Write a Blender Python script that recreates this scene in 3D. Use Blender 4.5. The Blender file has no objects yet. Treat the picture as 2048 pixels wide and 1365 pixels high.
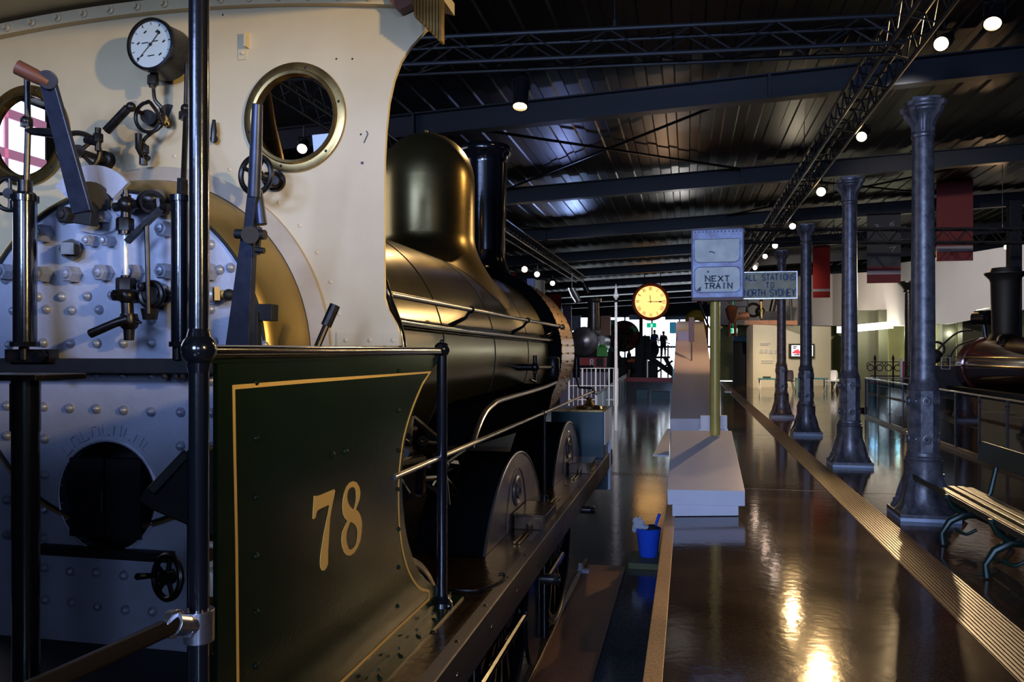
import bpy, bmesh, math, random
from mathutils import Vector, Matrix
from mathutils.geometry import tessellate_polygon
random.seed(7)
PI = math.pi
F = 1593.0; YH = 702.0; CAMZ = 1.6
TH = math.atan(351.0 / F); CT = math.cos(TH); ST = math.sin(TH)
SC = bpy.context.scene
COL = SC.collection

# ---- turn a point of the photograph into a point of the place, given one plane it lies on
def PD(px, py, d):
    u = (px - 1024) / F
    return Vector((d * (-ST + u * CT), d * (CT + u * ST), CAMZ + (YH - py) / F * d))
def PY(px, py, y):
    u = (px - 1024) / F
    return PD(px, py, y / (CT + u * ST))
def PX(px, py, x):
    u = (px - 1024) / F
    return PD(px, py, x / (-ST + u * CT))
def PZ(px, py, z):
    return PD(px, py, (z - CAMZ) * F / (YH - py))
def V(*a): return Vector(a)

# ---- materials
def mat(name, color, rough=0.5, metal=0.0, noise=0.0, nscale=8.0, bump=0.0, bscale=60.0, emis=None, estr=0.0,
        coat=0.0, color2=None, trans=0.0, alpha=1.0, spec=None, rnoise=0.0):
    m = bpy.data.materials.new(name); m.use_nodes = True
    nt = m.node_tree; b = nt.nodes['Principled BSDF']
    b.inputs['Base Color'].default_value = (*color, 1)
    b.inputs['Roughness'].default_value = rough
    b.inputs['Metallic'].default_value = metal
    if spec is not None: b.inputs['Specular IOR Level'].default_value = spec
    if coat: b.inputs['Coat Weight'].default_value = coat; b.inputs['Coat Roughness'].default_value = 0.12
    if trans: b.inputs['Transmission Weight'].default_value = trans
    if alpha < 1: b.inputs['Alpha'].default_value = alpha
    if emis: b.inputs['Emission Color'].default_value = (*emis, 1); b.inputs['Emission Strength'].default_value = estr
    if noise or bump or rnoise:
        tc = nt.nodes.new('ShaderNodeTexCoord')
    if noise or rnoise:
        n = nt.nodes.new('ShaderNodeTexNoise'); n.inputs['Scale'].default_value = nscale
        n.inputs['Detail'].default_value = 6; n.inputs['Roughness'].default_value = 0.6
        nt.links.new(tc.outputs['Object'], n.inputs['Vector'])
        r = nt.nodes.new('ShaderNodeValToRGB')
        c2 = color2 or tuple(c * (1 - noise) for c in color)
        r.color_ramp.elements[0].position = 0.35; r.color_ramp.elements[1].position = 0.65
        r.color_ramp.elements[0].color = (*c2, 1); r.color_ramp.elements[1].color = (*color, 1)
        nt.links.new(n.outputs['Fac'], r.inputs['Fac'])
        if noise: nt.links.new(r.outputs['Color'], b.inputs['Base Color'])
        if rnoise:
            mr = nt.nodes.new('ShaderNodeMapRange')
            mr.inputs['To Min'].default_value = max(0.02, rough - rnoise); mr.inputs['To Max'].default_value = rough + rnoise
            nt.links.new(n.outputs['Fac'], mr.inputs['Value']); nt.links.new(mr.outputs['Result'], b.inputs['Roughness'])
    if bump:
        n2 = nt.nodes.new('ShaderNodeTexNoise'); n2.inputs['Scale'].default_value = bscale; n2.inputs['Detail'].default_value = 4
        nt.links.new(tc.outputs['Object'], n2.inputs['Vector'])
        bp = nt.nodes.new('ShaderNodeBump'); bp.inputs['Strength'].default_value = bump; bp.inputs['Distance'].default_value = 0.01
        nt.links.new(n2.outputs['Fac'], bp.inputs['Height']); nt.links.new(bp.outputs['Normal'], b.inputs['Normal'])
    return m
M = {}
M['cream'] = mat('cream cab paint', (.58, .475, .29), .42, noise=.10, nscale=3, bump=.12, bscale=9)
M['cream_trim'] = mat('beige lagging trim', (.42, .36, .28), .45, noise=.15)
M['silver'] = mat('silver boiler paint', (.52, .55, .66), .38, 0.2, noise=.12, nscale=6, bump=.12, bscale=40)
M['silver_bolt'] = mat('silver painted bolts', (.40, .43, .52), .35, 0.35, noise=.3, nscale=30)
M['black'] = mat('gloss black enamel', (.006, .007, .010), .16, coat=.6, bump=.06, bscale=30)
M['blackmatt'] = mat('sooty black iron', (.008, .008, .009), .6, noise=.5, nscale=20)
M['iron'] = mat('dark oiled iron', (.035, .032, .032), .32, .7, noise=.6, nscale=25)
M['rod'] = mat('bright steel rod', (.45, .42, .40), .25, .95, noise=.3, nscale=20)
M['lever'] = mat('blue grey steel lever', (.05, .06, .10), .35, .6, noise=.3, nscale=20)
M['brass'] = mat('aged brass', (.42, .28, .10), .26, .95, noise=.3, nscale=10, rnoise=.06)
M['brassbright'] = mat('polished brass', (.75, .52, .2), .16, 1.0)
M['gold_ring'] = mat('lacquered brass lagging', (.50, .34, .12), .38, .85, noise=.2, nscale=3)
M['dome'] = mat('lacquered brass dome', (.29, .225, .095), .28, .92, noise=.18, nscale=3, rnoise=.05, bump=.05, bscale=6)
M['boiler'] = mat('olive bronze boiler cladding', (.115, .098, .042), .24, .74, noise=.18, nscale=3, rnoise=.05, bump=.012, bscale=4)
M['copper'] = mat('coppery smokebox brass', (.48, .28, .12), .32, .9, noise=.35, nscale=10)
M['green'] = mat('dark bronze green enamel', (.010, .022, .011), .17, spec=.2, noise=.2, nscale=4, bump=.035, bscale=70)
M['brassblock'] = mat('yellow brass block', (.60, .38, .10), .45, .3)
M['blackpanel'] = mat('black sheet enamel', (.004, .005, .006), .5, spec=0.0)
M['teal'] = mat('deep teal enamel', (.008, .045, .055), .3, noise=.3, nscale=5)
M['gold'] = mat('gold leaf lining', (.95, .60, .15), .5, 0)
M['footplate'] = mat('oily brown footplate', (.060, .033, .015), .21, .5, noise=.4, nscale=6, rnoise=.1, bump=.2, bscale=25)
M['valance'] = mat('grey purple valance edge', (.040, .036, .048), .4, .3, noise=.3, nscale=12)
M['face'] = mat('polished grey splasher face', (.26, .235, .24), .30, .8, noise=.35, nscale=5)
M['pale'] = mat('pale blue grey painted metal', (.55, .58, .72), .5)
M['white'] = mat('white enamel', (.8, .8, .82), .35)
M['dial'] = mat('gauge dial white', (.50, .58, .60), .35)
M['ink'] = mat('black dial print', (.01, .01, .012), .5)
M['clampsteel'] = mat('galvanised clamp', (.55, .56, .62), .28, .95, noise=.3, nscale=30)
M['brownbar'] = mat('brown varnished bar', (.035, .022, .012), .18, .4)
M['glasstube'] = mat('gauge glass tube', (.9, .95, 1), .05, trans=.3, spec=.8)
M['plinth'] = mat('white lacquered plinth', (.80, .77, .82), .28, noise=.04)
M['ceil'] = mat('dark painted roof deck', (.008, .009, .011), .48, .05, noise=.4, nscale=1.2, spec=.2)
M['beam'] = mat('navy painted roof beam', (.009, .012, .019), .5, .0, noise=.2, nscale=3)
M['truss'] = mat('dull aluminium truss', (.05, .052, .055), .42, .6)
M['lampbody'] = mat('black lamp housing', (.012, .012, .013), .35, .3)
M['lens'] = mat('lit warm lens', (1, .8, .5), .3, emis=(1.0, .66, .30), estr=26)
M['lens2'] = mat('lit cool lens', (1, .9, .9), .3, emis=(1.0, .76, .60), estr=20)
M['column'] = mat('weathered cast iron column', (.20, .185, .195), .38, .4, noise=.45, nscale=14, color2=(.09, .085, .095), bump=.16, bscale=30)
M['columnbase'] = mat('pale stone base slab', (.55, .62, .75), .5)
M['wallwhite'] = mat('off white gallery wall', (.50, .48, .47), .8, noise=.05, nscale=1)
M['wallwarm'] = mat('cream exhibition wall', (.66, .60, .50), .8, noise=.04, nscale=1)
M['wallblack'] = mat('black hall wall', (.012, .012, .014), .7)
M['green_bench'] = mat('green bench enamel', (.004, .024, .015), .42, noise=.2)
M['slat'] = mat('varnished wooden slat', (.30, .20, .075), .28, noise=.5, nscale=9)
M['clockcase'] = mat('red brown clock case', (.55, .09, .03), .5)
M['clockface'] = mat('lit amber clock face', (1, .7, .3), .4, emis=(1.0, .52, .16), estr=1.8)
M['signblue'] = mat('pale blue sign enamel', (.52, .62, .88), .4, noise=.45, nscale=9, color2=(.30, .28, .46))
M['signpanel'] = mat('aged white sign panel', (.80, .82, .70), .45, noise=.25, nscale=6)
M['signbrown'] = mat('brown sign frame', (.14, .05, .03), .5)
M['signdest'] = mat('aged glass destination board', (.36, .31, .15), .45, noise=.35, nscale=7)
M['inkblue'] = mat('faded navy lettering', (.015, .045, .11), .5)
M['inkdark'] = mat('dark navy lettering', (.012, .02, .045), .5)
M['brasspole'] = mat('brass painted pole', (.58, .42, .09), .35, .1, noise=.15)
M['bucket'] = mat('blue plastic', (.03, .13, .95), .35)
M['cloth'] = mat('white cloth', (.7, .72, .8), .8)
M['olive'] = mat('olive wooden step', (.12, .13, .05), .6)
M['red'] = mat('red paint', (.42, .012, .018), .4)
M['bannerred'] = mat('dull red banner fabric', (.20, .035, .032), .8)
M['bannerbright'] = mat('bright red banner fabric', (.34, .012, .010), .8)
M['bannergrey'] = mat('dark grey banner fabric', (.065, .07, .07), .8)
M['bannerstripe'] = mat('pale banner stripe', (.42, .38, .38), .8)
M['copperred'] = mat('maroon boiler enamel', (.10, .022, .014), .14, .35, coat=.6)
M['orange'] = mat('orange paint', (.75, .22, .02), .5)
M['yellow'] = mat('yellow paint', (.8, .48, .03), .5)
M['locogreen'] = mat('mid green engine enamel', (.01, .16, .06), .4)
M['locoteal'] = mat('dark teal engine enamel', (.01, .09, .08), .4)
M['lime'] = mat('lime green paint', (.06, .42, .05), .5)
M['exitgreen'] = mat('exit sign green', (.0, .35, .2), .4, emis=(.0, .55, .28), estr=.8)
M['exitwhite'] = mat('exit sign white', (.8, .9, .85), .4, emis=(.7, 1, .8), estr=.9)
M['daylight'] = mat('daylight window glazing', (.8, .9, 1), .3, emis=(.80, .90, 1.0), estr=4.5)
M['daylight2'] = mat('left daylight glazing', (.8, .85, 1), .3, emis=(.78, .84, 1.0), estr=3.0)
M['mullion'] = mat('pinkish window bars with added glow', (.62, .30, .40), .6, emis=(.75, .32, .50), estr=.55)  # glow put into the bars to imitate daylight coming through
M['tv'] = mat('television picture', (.8, .8, .9), .3, emis=(.75, .8, 1), estr=1.1)
M['tvred'] = mat('red shape on screen', (.7, .05, .08), .3, emis=(.8, .08, .12), estr=.8)
M['blue'] = mat('teal blue table paint', (.02, .14, .20), .4)
M['skin'] = mat('skin', (.35, .19, .12), .6)
M['shirtblue'] = mat('blue shirt', (.05, .08, .28), .8)
M['darkcloth'] = mat('dark clothing', (.015, .014, .02), .8)
M['orangecloth'] = mat('orange object', (.6, .14, .04), .7)
M['striplight'] = mat('lit white cove', (1, 1, .9), .4, emis=(1.0, .97, .86), estr=5)
M['niche'] = mat('yellow green niche', (.42, .42, .18), .6, noise=.1)
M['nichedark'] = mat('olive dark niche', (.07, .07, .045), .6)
M['greyplate'] = mat('violet grey plate', (.12, .11, .18), .5)
M['bluepanel'] = mat('light blue panel', (.34, .42, .70), .5)
M['wood'] = mat('orange brown timber', (.36, .15, .07), .5, noise=.3)
M['hair'] = mat('dark hair', (.012, .009, .008), .6)
M['poster'] = mat('cyan poster', (.05, .35, .6), .5, emis=(.05, .35, .6), estr=.3)
M['backpage'] = mat('amber board', (.50, .20, .04), .4)

def glass(name, tint, ior=1.02, rough=.0, mixfac=.8):
    m = bpy.data.materials.new(name); m.use_nodes = True
    nt = m.node_tree; nt.nodes.clear()
    o = nt.nodes.new('ShaderNodeOutputMaterial'); mx = nt.nodes.new('ShaderNodeMixShader')
    t = nt.nodes.new('ShaderNodeBsdfTransparent'); t.inputs['Color'].default_value = (*tint, 1)
    g = nt.nodes.new('ShaderNodeBsdfGlossy'); g.inputs['Roughness'].default_value = rough; g.inputs['Color'].default_value = (1, 1, 1, 1)
    lw = nt.nodes.new('ShaderNodeLayerWeight'); lw.inputs['Blend'].default_value = .5
    pw = nt.nodes.new('ShaderNodeMath'); pw.operation = 'POWER'; pw.inputs[1].default_value = 4.0
    ad = nt.nodes.new('ShaderNodeMath'); ad.operation = 'MULTIPLY_ADD'; ad.inputs[1].default_value = .7; ad.inputs[2].default_value = .03
    nt.links.new(lw.outputs['Facing'], pw.inputs[0]); nt.links.new(pw.outputs[0], ad.inputs[0]); nt.links.new(ad.outputs[0], mx.inputs['Fac'])
    nt.links.new(t.outputs['BSDF'], mx.inputs[1]); nt.links.new(g.outputs['BSDF'], mx.inputs[2])
    nt.links.new(mx.outputs['Shader'], o.inputs['Surface'])
    return m
M['glass'] = glass('clear glass', (.86, .86, .9), 1.45)
M['glassblue'] = glass('blue tinted balustrade glass', (.55, .68, .80), 1.5, .03)
M['fenceglass'] = mat('frosted blue fence glass', (.42, .60, .80), .25, spec=.6)

def floor_mat(name, c1, c2, rough, speck, bump=.0, joints=False):
    m = bpy.data.materials.new(name); m.use_nodes = True
    nt = m.node_tree; b = nt.nodes['Principled BSDF']; L = nt.links.new
    tc = nt.nodes.new('ShaderNodeTexCoord')
    n1 = nt.nodes.new('ShaderNodeTexNoise'); n1.inputs['Scale'].default_value = 1.3; n1.inputs['Detail'].default_value = 5
    n2 = nt.nodes.new('ShaderNodeTexNoise'); n2.inputs['Scale'].default_value = 75; n2.inputs['Detail'].default_value = 3
    L(tc.outputs['Object'], n1.inputs['Vector']); L(tc.outputs['Object'], n2.inputs['Vector'])
    r1 = nt.nodes.new('ShaderNodeValToRGB'); r1.color_ramp.elements[0].position = .3; r1.color_ramp.elements[1].position = .7
    r1.color_ramp.elements[0].color = (*c1, 1); r1.color_ramp.elements[1].color = (*c2, 1)
    L(n1.outputs['Fac'], r1.inputs['Fac'])
    r2 = nt.nodes.new('ShaderNodeValToRGB'); r2.color_ramp.elements[0].position = .42; r2.color_ramp.elements[1].position = .60
    r2.color_ramp.elements[0].color = (1 - speck, 1 - speck, 1 - speck, 1); r2.color_ramp.elements[1].color = (1 + 0.25, 1.2, 1.15, 1)
    L(n2.outputs['Fac'], r2.inputs['Fac'])
    mx = nt.nodes.new('ShaderNodeMix'); mx.data_type = 'RGBA'; mx.blend_type = 'MULTIPLY'; mx.inputs['Factor'].default_value = 1
    L(r1.outputs['Color'], mx.inputs['A']); L(r2.outputs['Color'], mx.inputs['B']); L(mx.outputs['Result'], b.inputs['Base Color'])
    mr = nt.nodes.new('ShaderNodeMapRange'); mr.inputs['To Min'].default_value = rough * .7; mr.inputs['To Max'].default_value = rough * 1.5
    L(n1.outputs['Fac'], mr.inputs['Value']); L(mr.outputs['Result'], b.inputs['Roughness'])
    if bump:
        n3 = nt.nodes.new('ShaderNodeTexNoise'); n3.inputs['Scale'].default_value = 14; n3.inputs['Detail'].default_value = 3
        L(tc.outputs['Object'], n3.inputs['Vector'])
        bp = nt.nodes.new('ShaderNodeBump'); bp.inputs['Strength'].default_value = bump; bp.inputs['Distance'].default_value = .004
        L(n3.outputs['Fac'], bp.inputs['Height']); L(bp.outputs['Normal'], b.inputs['Normal'])
    return m
M['platform'] = floor_mat('polished brown aggregate platform', (.050, .028, .014), (.105, .062, .032), .09, .6, .22)
M['lower'] = floor_mat('polished grey concrete floor', (.050, .058, .070), (.10, .11, .125), .12, .35, .25)
M['coping'] = floor_mat('honey sandstone coping', (.50, .27, .09), (.66, .38, .15), .35, .15)
M['tactile'] = floor_mat('ribbed brown tactile paving', (.12, .062, .030), (.18, .095, .048), .36, .2)
M['warm_pool'] = floor_mat('brown painted light pool', (.17, .09, .06), (.26, .14, .095), .4, .25)  # brown imitates the warm light pool beside the track

# ---- mesh builder
def frame_of(d):
    d = Vector(d).normalized()
    a = Vector((0, 0, 1)) if abs(d.z) < .9 else Vector((1, 0, 0))
    u = d.cross(a).normalized(); w = u.cross(d).normalized()
    return d, u, w
class MB:
    def __init__(s): s.v = []; s.f = []; s.mi = []; s.cur = 0
    def add(s, vs, fs):
        o = len(s.v); s.v += [Vector(p) for p in vs]
        for f in fs: s.f.append(tuple(i + o for i in f)); s.mi.append(s.cur)
        return s
    def box(s, a, b):
        x0, x1 = sorted((a[0], b[0])); y0, y1 = sorted((a[1], b[1])); z0, z1 = sorted((a[2], b[2]))
        return s.add([(x0, y0, z0), (x1, y0, z0), (x1, y1, z0), (x0, y1, z0), (x0, y0, z1), (x1, y0, z1), (x1, y1, z1), (x0, y1, z1)],
                     [(0, 3, 2, 1), (4, 5, 6, 7), (0, 1, 5, 4), (1, 2, 6, 5), (2, 3, 7, 6), (3, 0, 4, 7)])
    def bar(s, p0, p1, w, t, up=(0, 0, 1), w1=None, t1=None):
        p0 = Vector(p0); p1 = Vector(p1); d = (p1 - p0).normalized(); up = Vector(up)
        sx = d.cross(up)
        if sx.length < 1e-5: sx = d.cross(Vector((1, 0, 0)))
        sx.normalize(); uz = sx.cross(d).normalized()
        w1 = w if w1 is None else w1; t1 = t if t1 is None else t1
        vs = []
        for p, a, b in ((p0, w, t), (p1, w1, t1)):
            for i, j in ((-1, -1), (1, -1), (1, 1), (-1, 1)): vs.append(p + sx * (i * a / 2) + uz * (j * b / 2))
        return s.add(vs, [(0, 1, 2, 3), (7, 6, 5, 4), (0, 4, 5, 1), (1, 5, 6, 2), (2, 6, 7, 3), (3, 7, 4, 0)])
    def lathe(s, o, axis, prof, n=24, a0=0.0, a1=2 * PI, cap=True):
        d, u, w = frame_of(axis); o = Vector(o); full = abs(a1 - a0 - 2 * PI) < 1e-6
        m = n if full else n + 1; vs = []
        for t, r in prof:
            for k in range(m):
                a = a0 + (a1 - a0) * k / n
                vs.append(o + d * t + u * (r * math.cos(a)) + w * (r * math.sin(a)))
        fs = []
        for i in range(len(prof) - 1):
            for k in range(n):
                k2 = (k + 1) % m if full else k + 1
                fs.append((i * m + k, i * m + k2, (i + 1) * m + k2, (i + 1) * m + k))
        s.add(vs, fs); base = len(s.v) - len(vs)
        if full and cap:
            if prof[0][1] > 1e-4: s.f.append(tuple(base + k for k in range(m))[::-1]); s.mi.append(s.cur)
            if prof[-1][1] > 1e-4: s.f.append(tuple(base + (len(prof) - 1) * m + k for k in range(m))); s.mi.append(s.cur)
        return s
    def cyl(s, p0, p1, r0, r1=None, n=16):
        p0 = Vector(p0); p1 = Vector(p1); r1 = r0 if r1 is None else r1
        return s.lathe(p0, p1 - p0, [(0, r0), ((p1 - p0).length, r1)], n)
    def sphere(s, c, r, n=16, sc=(1, 1, 1)):
        prof = [(-r * math.cos(PI * k / (n // 2)), max(1e-5, r * math.sin(PI * k / (n // 2)))) for k in range(n // 2 + 1)]
        i0 = len(s.v); s.lathe(c, (0, 0, 1), prof, n); c = Vector(c)
        for i in range(i0, len(s.v)):
            q = s.v[i] - c; s.v[i] = c + Vector((q.x * sc[0], q.y * sc[1], q.z * sc[2]))
        return s
    def tube(s, pts, r, n=10, closed=False, smooth=0):
        pts = [Vector(p) for p in pts]
        if smooth: pts = spline(pts, smooth)
        N = len(pts); rs = r if isinstance(r, (list, tuple)) else [r] * N
        if len(rs) != N: rs = [rs[min(len(rs) - 1, int(i * len(rs) / N))] for i in range(N)]
        tan = []
        for i in range(N):
            a = pts[(i - 1) % N] if (closed or i > 0) else pts[i]; b = pts[(i + 1) % N] if (closed or i < N - 1) else pts[i]
            tan.append((b - a).normalized())
        d, u, w = frame_of(tan[0]); vs = []
        for i in range(N):
            if i > 0:
                q = tan[i - 1].rotation_difference(tan[i]); u = q @ u
            u = (u - tan[i] * u.dot(tan[i])).normalized(); w = tan[i].cross(u)
            for k in range(n):
                a = 2 * PI * k / n; vs.append(pts[i] + (u * math.cos(a) + w * math.sin(a)) * rs[i])
        fs = []
        for i in range(N if closed else N - 1):
            j = (i + 1) % N
            for k in range(n): fs.append((i * n + k, i * n + (k + 1) % n, j * n + (k + 1) % n, j * n + k))
        if not closed: fs.append(tuple(range(n))[::-1]); fs.append(tuple((N - 1) * n + k for k in range(n)))
        return s.add(vs, fs)
    def torus(s, c, axis, R, r, N=32, n=8, sy=1.0):
        d, u, w = frame_of(axis); c = Vector(c)
        return s.tube([c + (u * math.cos(2 * PI * k / N) + w * math.sin(2 * PI * k / N) * sy) * R for k in range(N)], r, n, closed=True)
    def plate(s, loops, thick):
        """flat plate from an outer loop and holes (lists of 3D points), extruded by the vector thick"""
        loops = [[Vector(p) for p in l] for l in loops]; t = Vector(thick)
        tris = tessellate_polygon(loops); flat = [p for l in loops for p in l]; n = len(flat)
        s.add(flat + [p + t for p in flat], [tuple(x) for x in tris] + [(a + n, c + n, b + n) for a, b, c in tris])
        base = len(s.v) - 2 * n; o = 0
        for l in loops:
            for i in range(len(l)):
                j = (i + 1) % len(l)
                s.f.append((base + o + i, base + o + j, base + n + o + j, base + n + o + i)); s.mi.append(s.cur)
            o += len(l)
        return s
    def rivet(s, c, axis, r, h=None, n=10):
        h = h or r * .7
        return s.lathe(c, axis, [(-.002, r), (h * .35, r * .93), (h * .75, r * .6), (h, .0001)], n)
    def hexnut(s, c, axis, r, h):
        s.lathe(c, axis, [(-.004, r), (h * .85, r), (h, r * .9)], 6)
        return s.lathe(Vector(c) + Vector(axis).normalized() * h * .9, axis, [(0, r * .55), (h * .3, r * .52), (h * .38, .0001)], 12)
    def ribbon(s, pts, w, nrm, th=.002, closed=False):
        """flat stroke of width w (or list) in the plane of normal nrm"""
        pts = [Vector(p) for p in pts]; nrm = Vector(nrm).normalized(); N = len(pts)
        ws = w if isinstance(w, (list, tuple)) else [w] * N; vs = []
        for i in range(N):
            a = pts[(i - 1) % N] if (closed or i > 0) else pts[i]; b = pts[(i + 1) % N] if (closed or i < N - 1) else pts[i]
            if not closed and 0 < i < N - 1:
                t0 = (pts[i] - a).normalized(); t1 = (b - pts[i]).normalized(); t = (t0 + t1)
                t = t.normalized() if t.length > 1e-4 else t1
                k = 1 / max(.35, abs(t.dot(t1)))
            else:
                t = (b - a).normalized(); k = 1
            sd = nrm.cross(t).normalized() * (ws[i] / 2 * k)
            vs += [pts[i] - sd, pts[i] + sd, pts[i] + sd + nrm * th, pts[i] - sd + nrm * th]
        fs = []
        for i in range(N if closed else N - 1):
            j = (i + 1) % N
            for k in range(4): fs.append((i * 4 + k, i * 4 + (k + 1) % 4, j * 4 + (k + 1) % 4, j * 4 + k))
        if not closed: fs += [(0, 1, 2, 3), ((N - 1) * 4 + 3, (N - 1) * 4 + 2, (N - 1) * 4 + 1, (N - 1) * 4)]
        return s.add(vs, fs)
    def build(s, name, m, parent=None, origin=None, smooth=35, bevel=0, kind=None):
        ms = m if isinstance(m, (list, tuple)) else [m]
        me = bpy.data.meshes.new(name)
        if parent is not None: off = world_of(parent)
        elif origin is not None: off = Vector(origin)
        else:
            xs = [p.x for p in s.v]; ys = [p.y for p in s.v]; zs = [p.z for p in s.v]
            off = Vector(((min(xs) + max(xs)) / 2, (min(ys) + max(ys)) / 2, min(zs)))
        me.from_pydata([tuple(p - off) for p in s.v], [], s.f)
        for k in ms: me.materials.append(M[k] if isinstance(k, str) else k)
        for p, i in zip(me.polygons, s.mi): p.material_index = i
        bm = bmesh.new(); bm.from_mesh(me); bmesh.ops.recalc_face_normals(bm, faces=bm.faces)
        bm.to_mesh(me); bm.free()
        if smooth:
            for p in me.polygons: p.use_smooth = True
            me.set_sharp_from_angle(angle=math.radians(smooth))
        o = bpy.data.objects.new(name, me); COL.objects.link(o)
        if parent is not None: o.parent = parent
        else: o.location = off
        if bevel:
            bv = o.modifiers.new('bevel', 'BEVEL'); bv.width = bevel; bv.segments = 2; bv.limit_method = 'ANGLE'; bv.harden_normals = True
        if kind: o['kind'] = kind
        return o
def world_of(o):
    t = Vector((0, 0, 0))
    while o is not None: t += Vector(o.location); o = o.parent
    return t
def spline(pts, k=6, closed=False):
    pts = [Vector(p) for p in pts]; N = len(pts); out = []
    for i in range(N if closed else N - 1):
        p0 = pts[(i - 1) % N] if (closed or i > 0) else pts[0]; p1 = pts[i]; p2 = pts[(i + 1) % N]
        p3 = pts[(i + 2) % N] if (closed or i < N - 2) else pts[-1]
        for j in range(k):
            t = j / k
            out.append(.5 * ((2 * p1) + (p2 - p0) * t + (2 * p0 - 5 * p1 + 4 * p2 - p3) * t * t + (-p0 + 3 * p1 - 3 * p2 + p3) * t ** 3))
    if not closed: out.append(pts[-1])
    return out
def tag(o, label, cat, group=None, kind=None):
    if label: o['label'] = label
    if cat: o['category'] = cat
    if group: o['group'] = group
    if kind: o['kind'] = kind
    return o
def thing(name, loc, label, cat, group=None, rz=0):
    o = bpy.data.objects.new(name, None); COL.objects.link(o); o.location = loc; o.rotation_euler = (0, 0, rz)
    o.empty_display_size = .2
    return tag(o, label, cat, group)
def copy_tree(o, parent=None):
    c = o.copy(); COL.objects.link(c)
    if parent is not None: c.parent = parent
    for ch in [x for x in bpy.data.objects if x.parent == o]: copy_tree(ch, c)
    return c
def B(name, m, parent, fn, **k):
    b = MB(); fn(b); return b.build(name, m, parent, **k)

# stroke letters on a 0..1 x 0..1.4 grid
GL = {
 'A': [[(0, 0), (.5, 1.4), (1, 0)], [(.2, .5), (.8, .5)]], 'D': [[(0, 0), (0, 1.4), (.6, 1.4), (1, 1.05), (1, .35), (.6, 0), (0, 0)]],
 'E': [[(1, 1.4), (0, 1.4), (0, 0), (1, 0)], [(0, .7), (.75, .7)]], 'H': [[(0, 0), (0, 1.4)], [(1, 0), (1, 1.4)], [(0, .7), (1, .7)]],
 'I': [[(.5, 0), (.5, 1.4)]], 'L': [[(0, 1.4), (0, 0), (.9, 0)]], 'N': [[(0, 0), (0, 1.4), (1, 0), (1, 1.4)]],
 'O': [[(.3, 0), (0, .35), (0, 1.05), (.3, 1.4), (.7, 1.4), (1, 1.05), (1, .35), (.7, 0), (.3, 0)]],
 'R': [[(0, 0), (0, 1.4), (.7, 1.4), (1, 1.2), (1, .9), (.7, .7), (0, .7)], [(.5, .7), (1, 0)]],
 'S': [[(1, 1.15), (.7, 1.4), (.3, 1.4), (0, 1.15), (0, .9), (.3, .75), (.7, .65), (1, .5), (1, .25), (.7, 0), (.3, 0), (0, .25)]],
 'T': [[(0, 1.4), (1, 1.4)], [(.5, 1.4), (.5, 0)]], 'X': [[(0, 0), (1, 1.4)], [(0, 1.4), (1, 0)]], 'Y': [[(0, 1.4), (.5, .7), (1, 1.4)], [(.5, .7), (.5, 0)]],
 'V': [[(0, 1.4), (.5, 0), (1, 1.4)]], '8': [[(.3, .72), (.05, .95), (.1, 1.25), (.5, 1.4), (.9, 1.25), (.95, .95), (.5, .72), (.0, .4), (.1, .1), (.5, 0), (.9, .1), (1, .4), (.5, .72)]],
 '3': [[(0, 1.2), (.4, 1.4), (.9, 1.2), (.8, .85), (.4, .72), (.9, .55), (1, .25), (.5, 0), (0, .15)]], '6': [[(.9, 1.4), (.3, 1.1), (0, .5), (.3, 0), (.8, .1), (.9, .5), (.5, .75), (.1, .6)]],
 '7': [[(0, 1.4), (1, 1.4), (.4, 0)]], ' ': []}
SERIF = {'N': [(0, 0), (0, 1.4), (1, 1.4)], 'E': [(0, 0), (0, 1.4)], 'X': [(0, 0), (1, 0), (0, 1.4), (1, 1.4)], 'T': [(.5, 0)], 'R': [(0, 0), (0, 1.4), (1, 0)],
         'A': [(0, 0), (1, 0)], 'I': [(.5, 0), (.5, 1.4)]}
def text(b, s, o, rt, up, h, adv, w, nrm, serif=False, wratio=.5):
    """letters as flat strokes; o = lower left corner"""
    o = Vector(o); rt = Vector(rt).normalized(); up = Vector(up).normalized()
    for i, ch in enumerate(s):
        sx = h * wratio; sy = h / 1.4
        for st in GL[ch]:
            ww = w
            if serif and len(st) == 2 and ch == 'N': ww = w
            b.ribbon([o + rt * (adv * i + x * sx) + up * (y * sy) for x, y in st], ww, nrm, .002)
        if serif:
            for x, y in SERIF.get(ch, []):
                c = o + rt * (adv * i + x * sx) + up * (y * sy)
                b.ribbon([c - rt * w * .95, c + rt * w * .95], w * .35, nrm, .002)
# =====================================================================  the engine in front
CX = -2.2; CZ = CAMZ - .03; XS = -1.10; YW = 2.97; YB = 2.72
ZR = CAMZ - 2.6          # lower floor
ZF = CAMZ - 1.17         # footplate top
loco = thing('steam_locomotive', (CX, 5.5, ZR), 'dark green and brass steam locomotive numbered 78 with open cream cab, filling the left foreground', 'locomotive')

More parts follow.
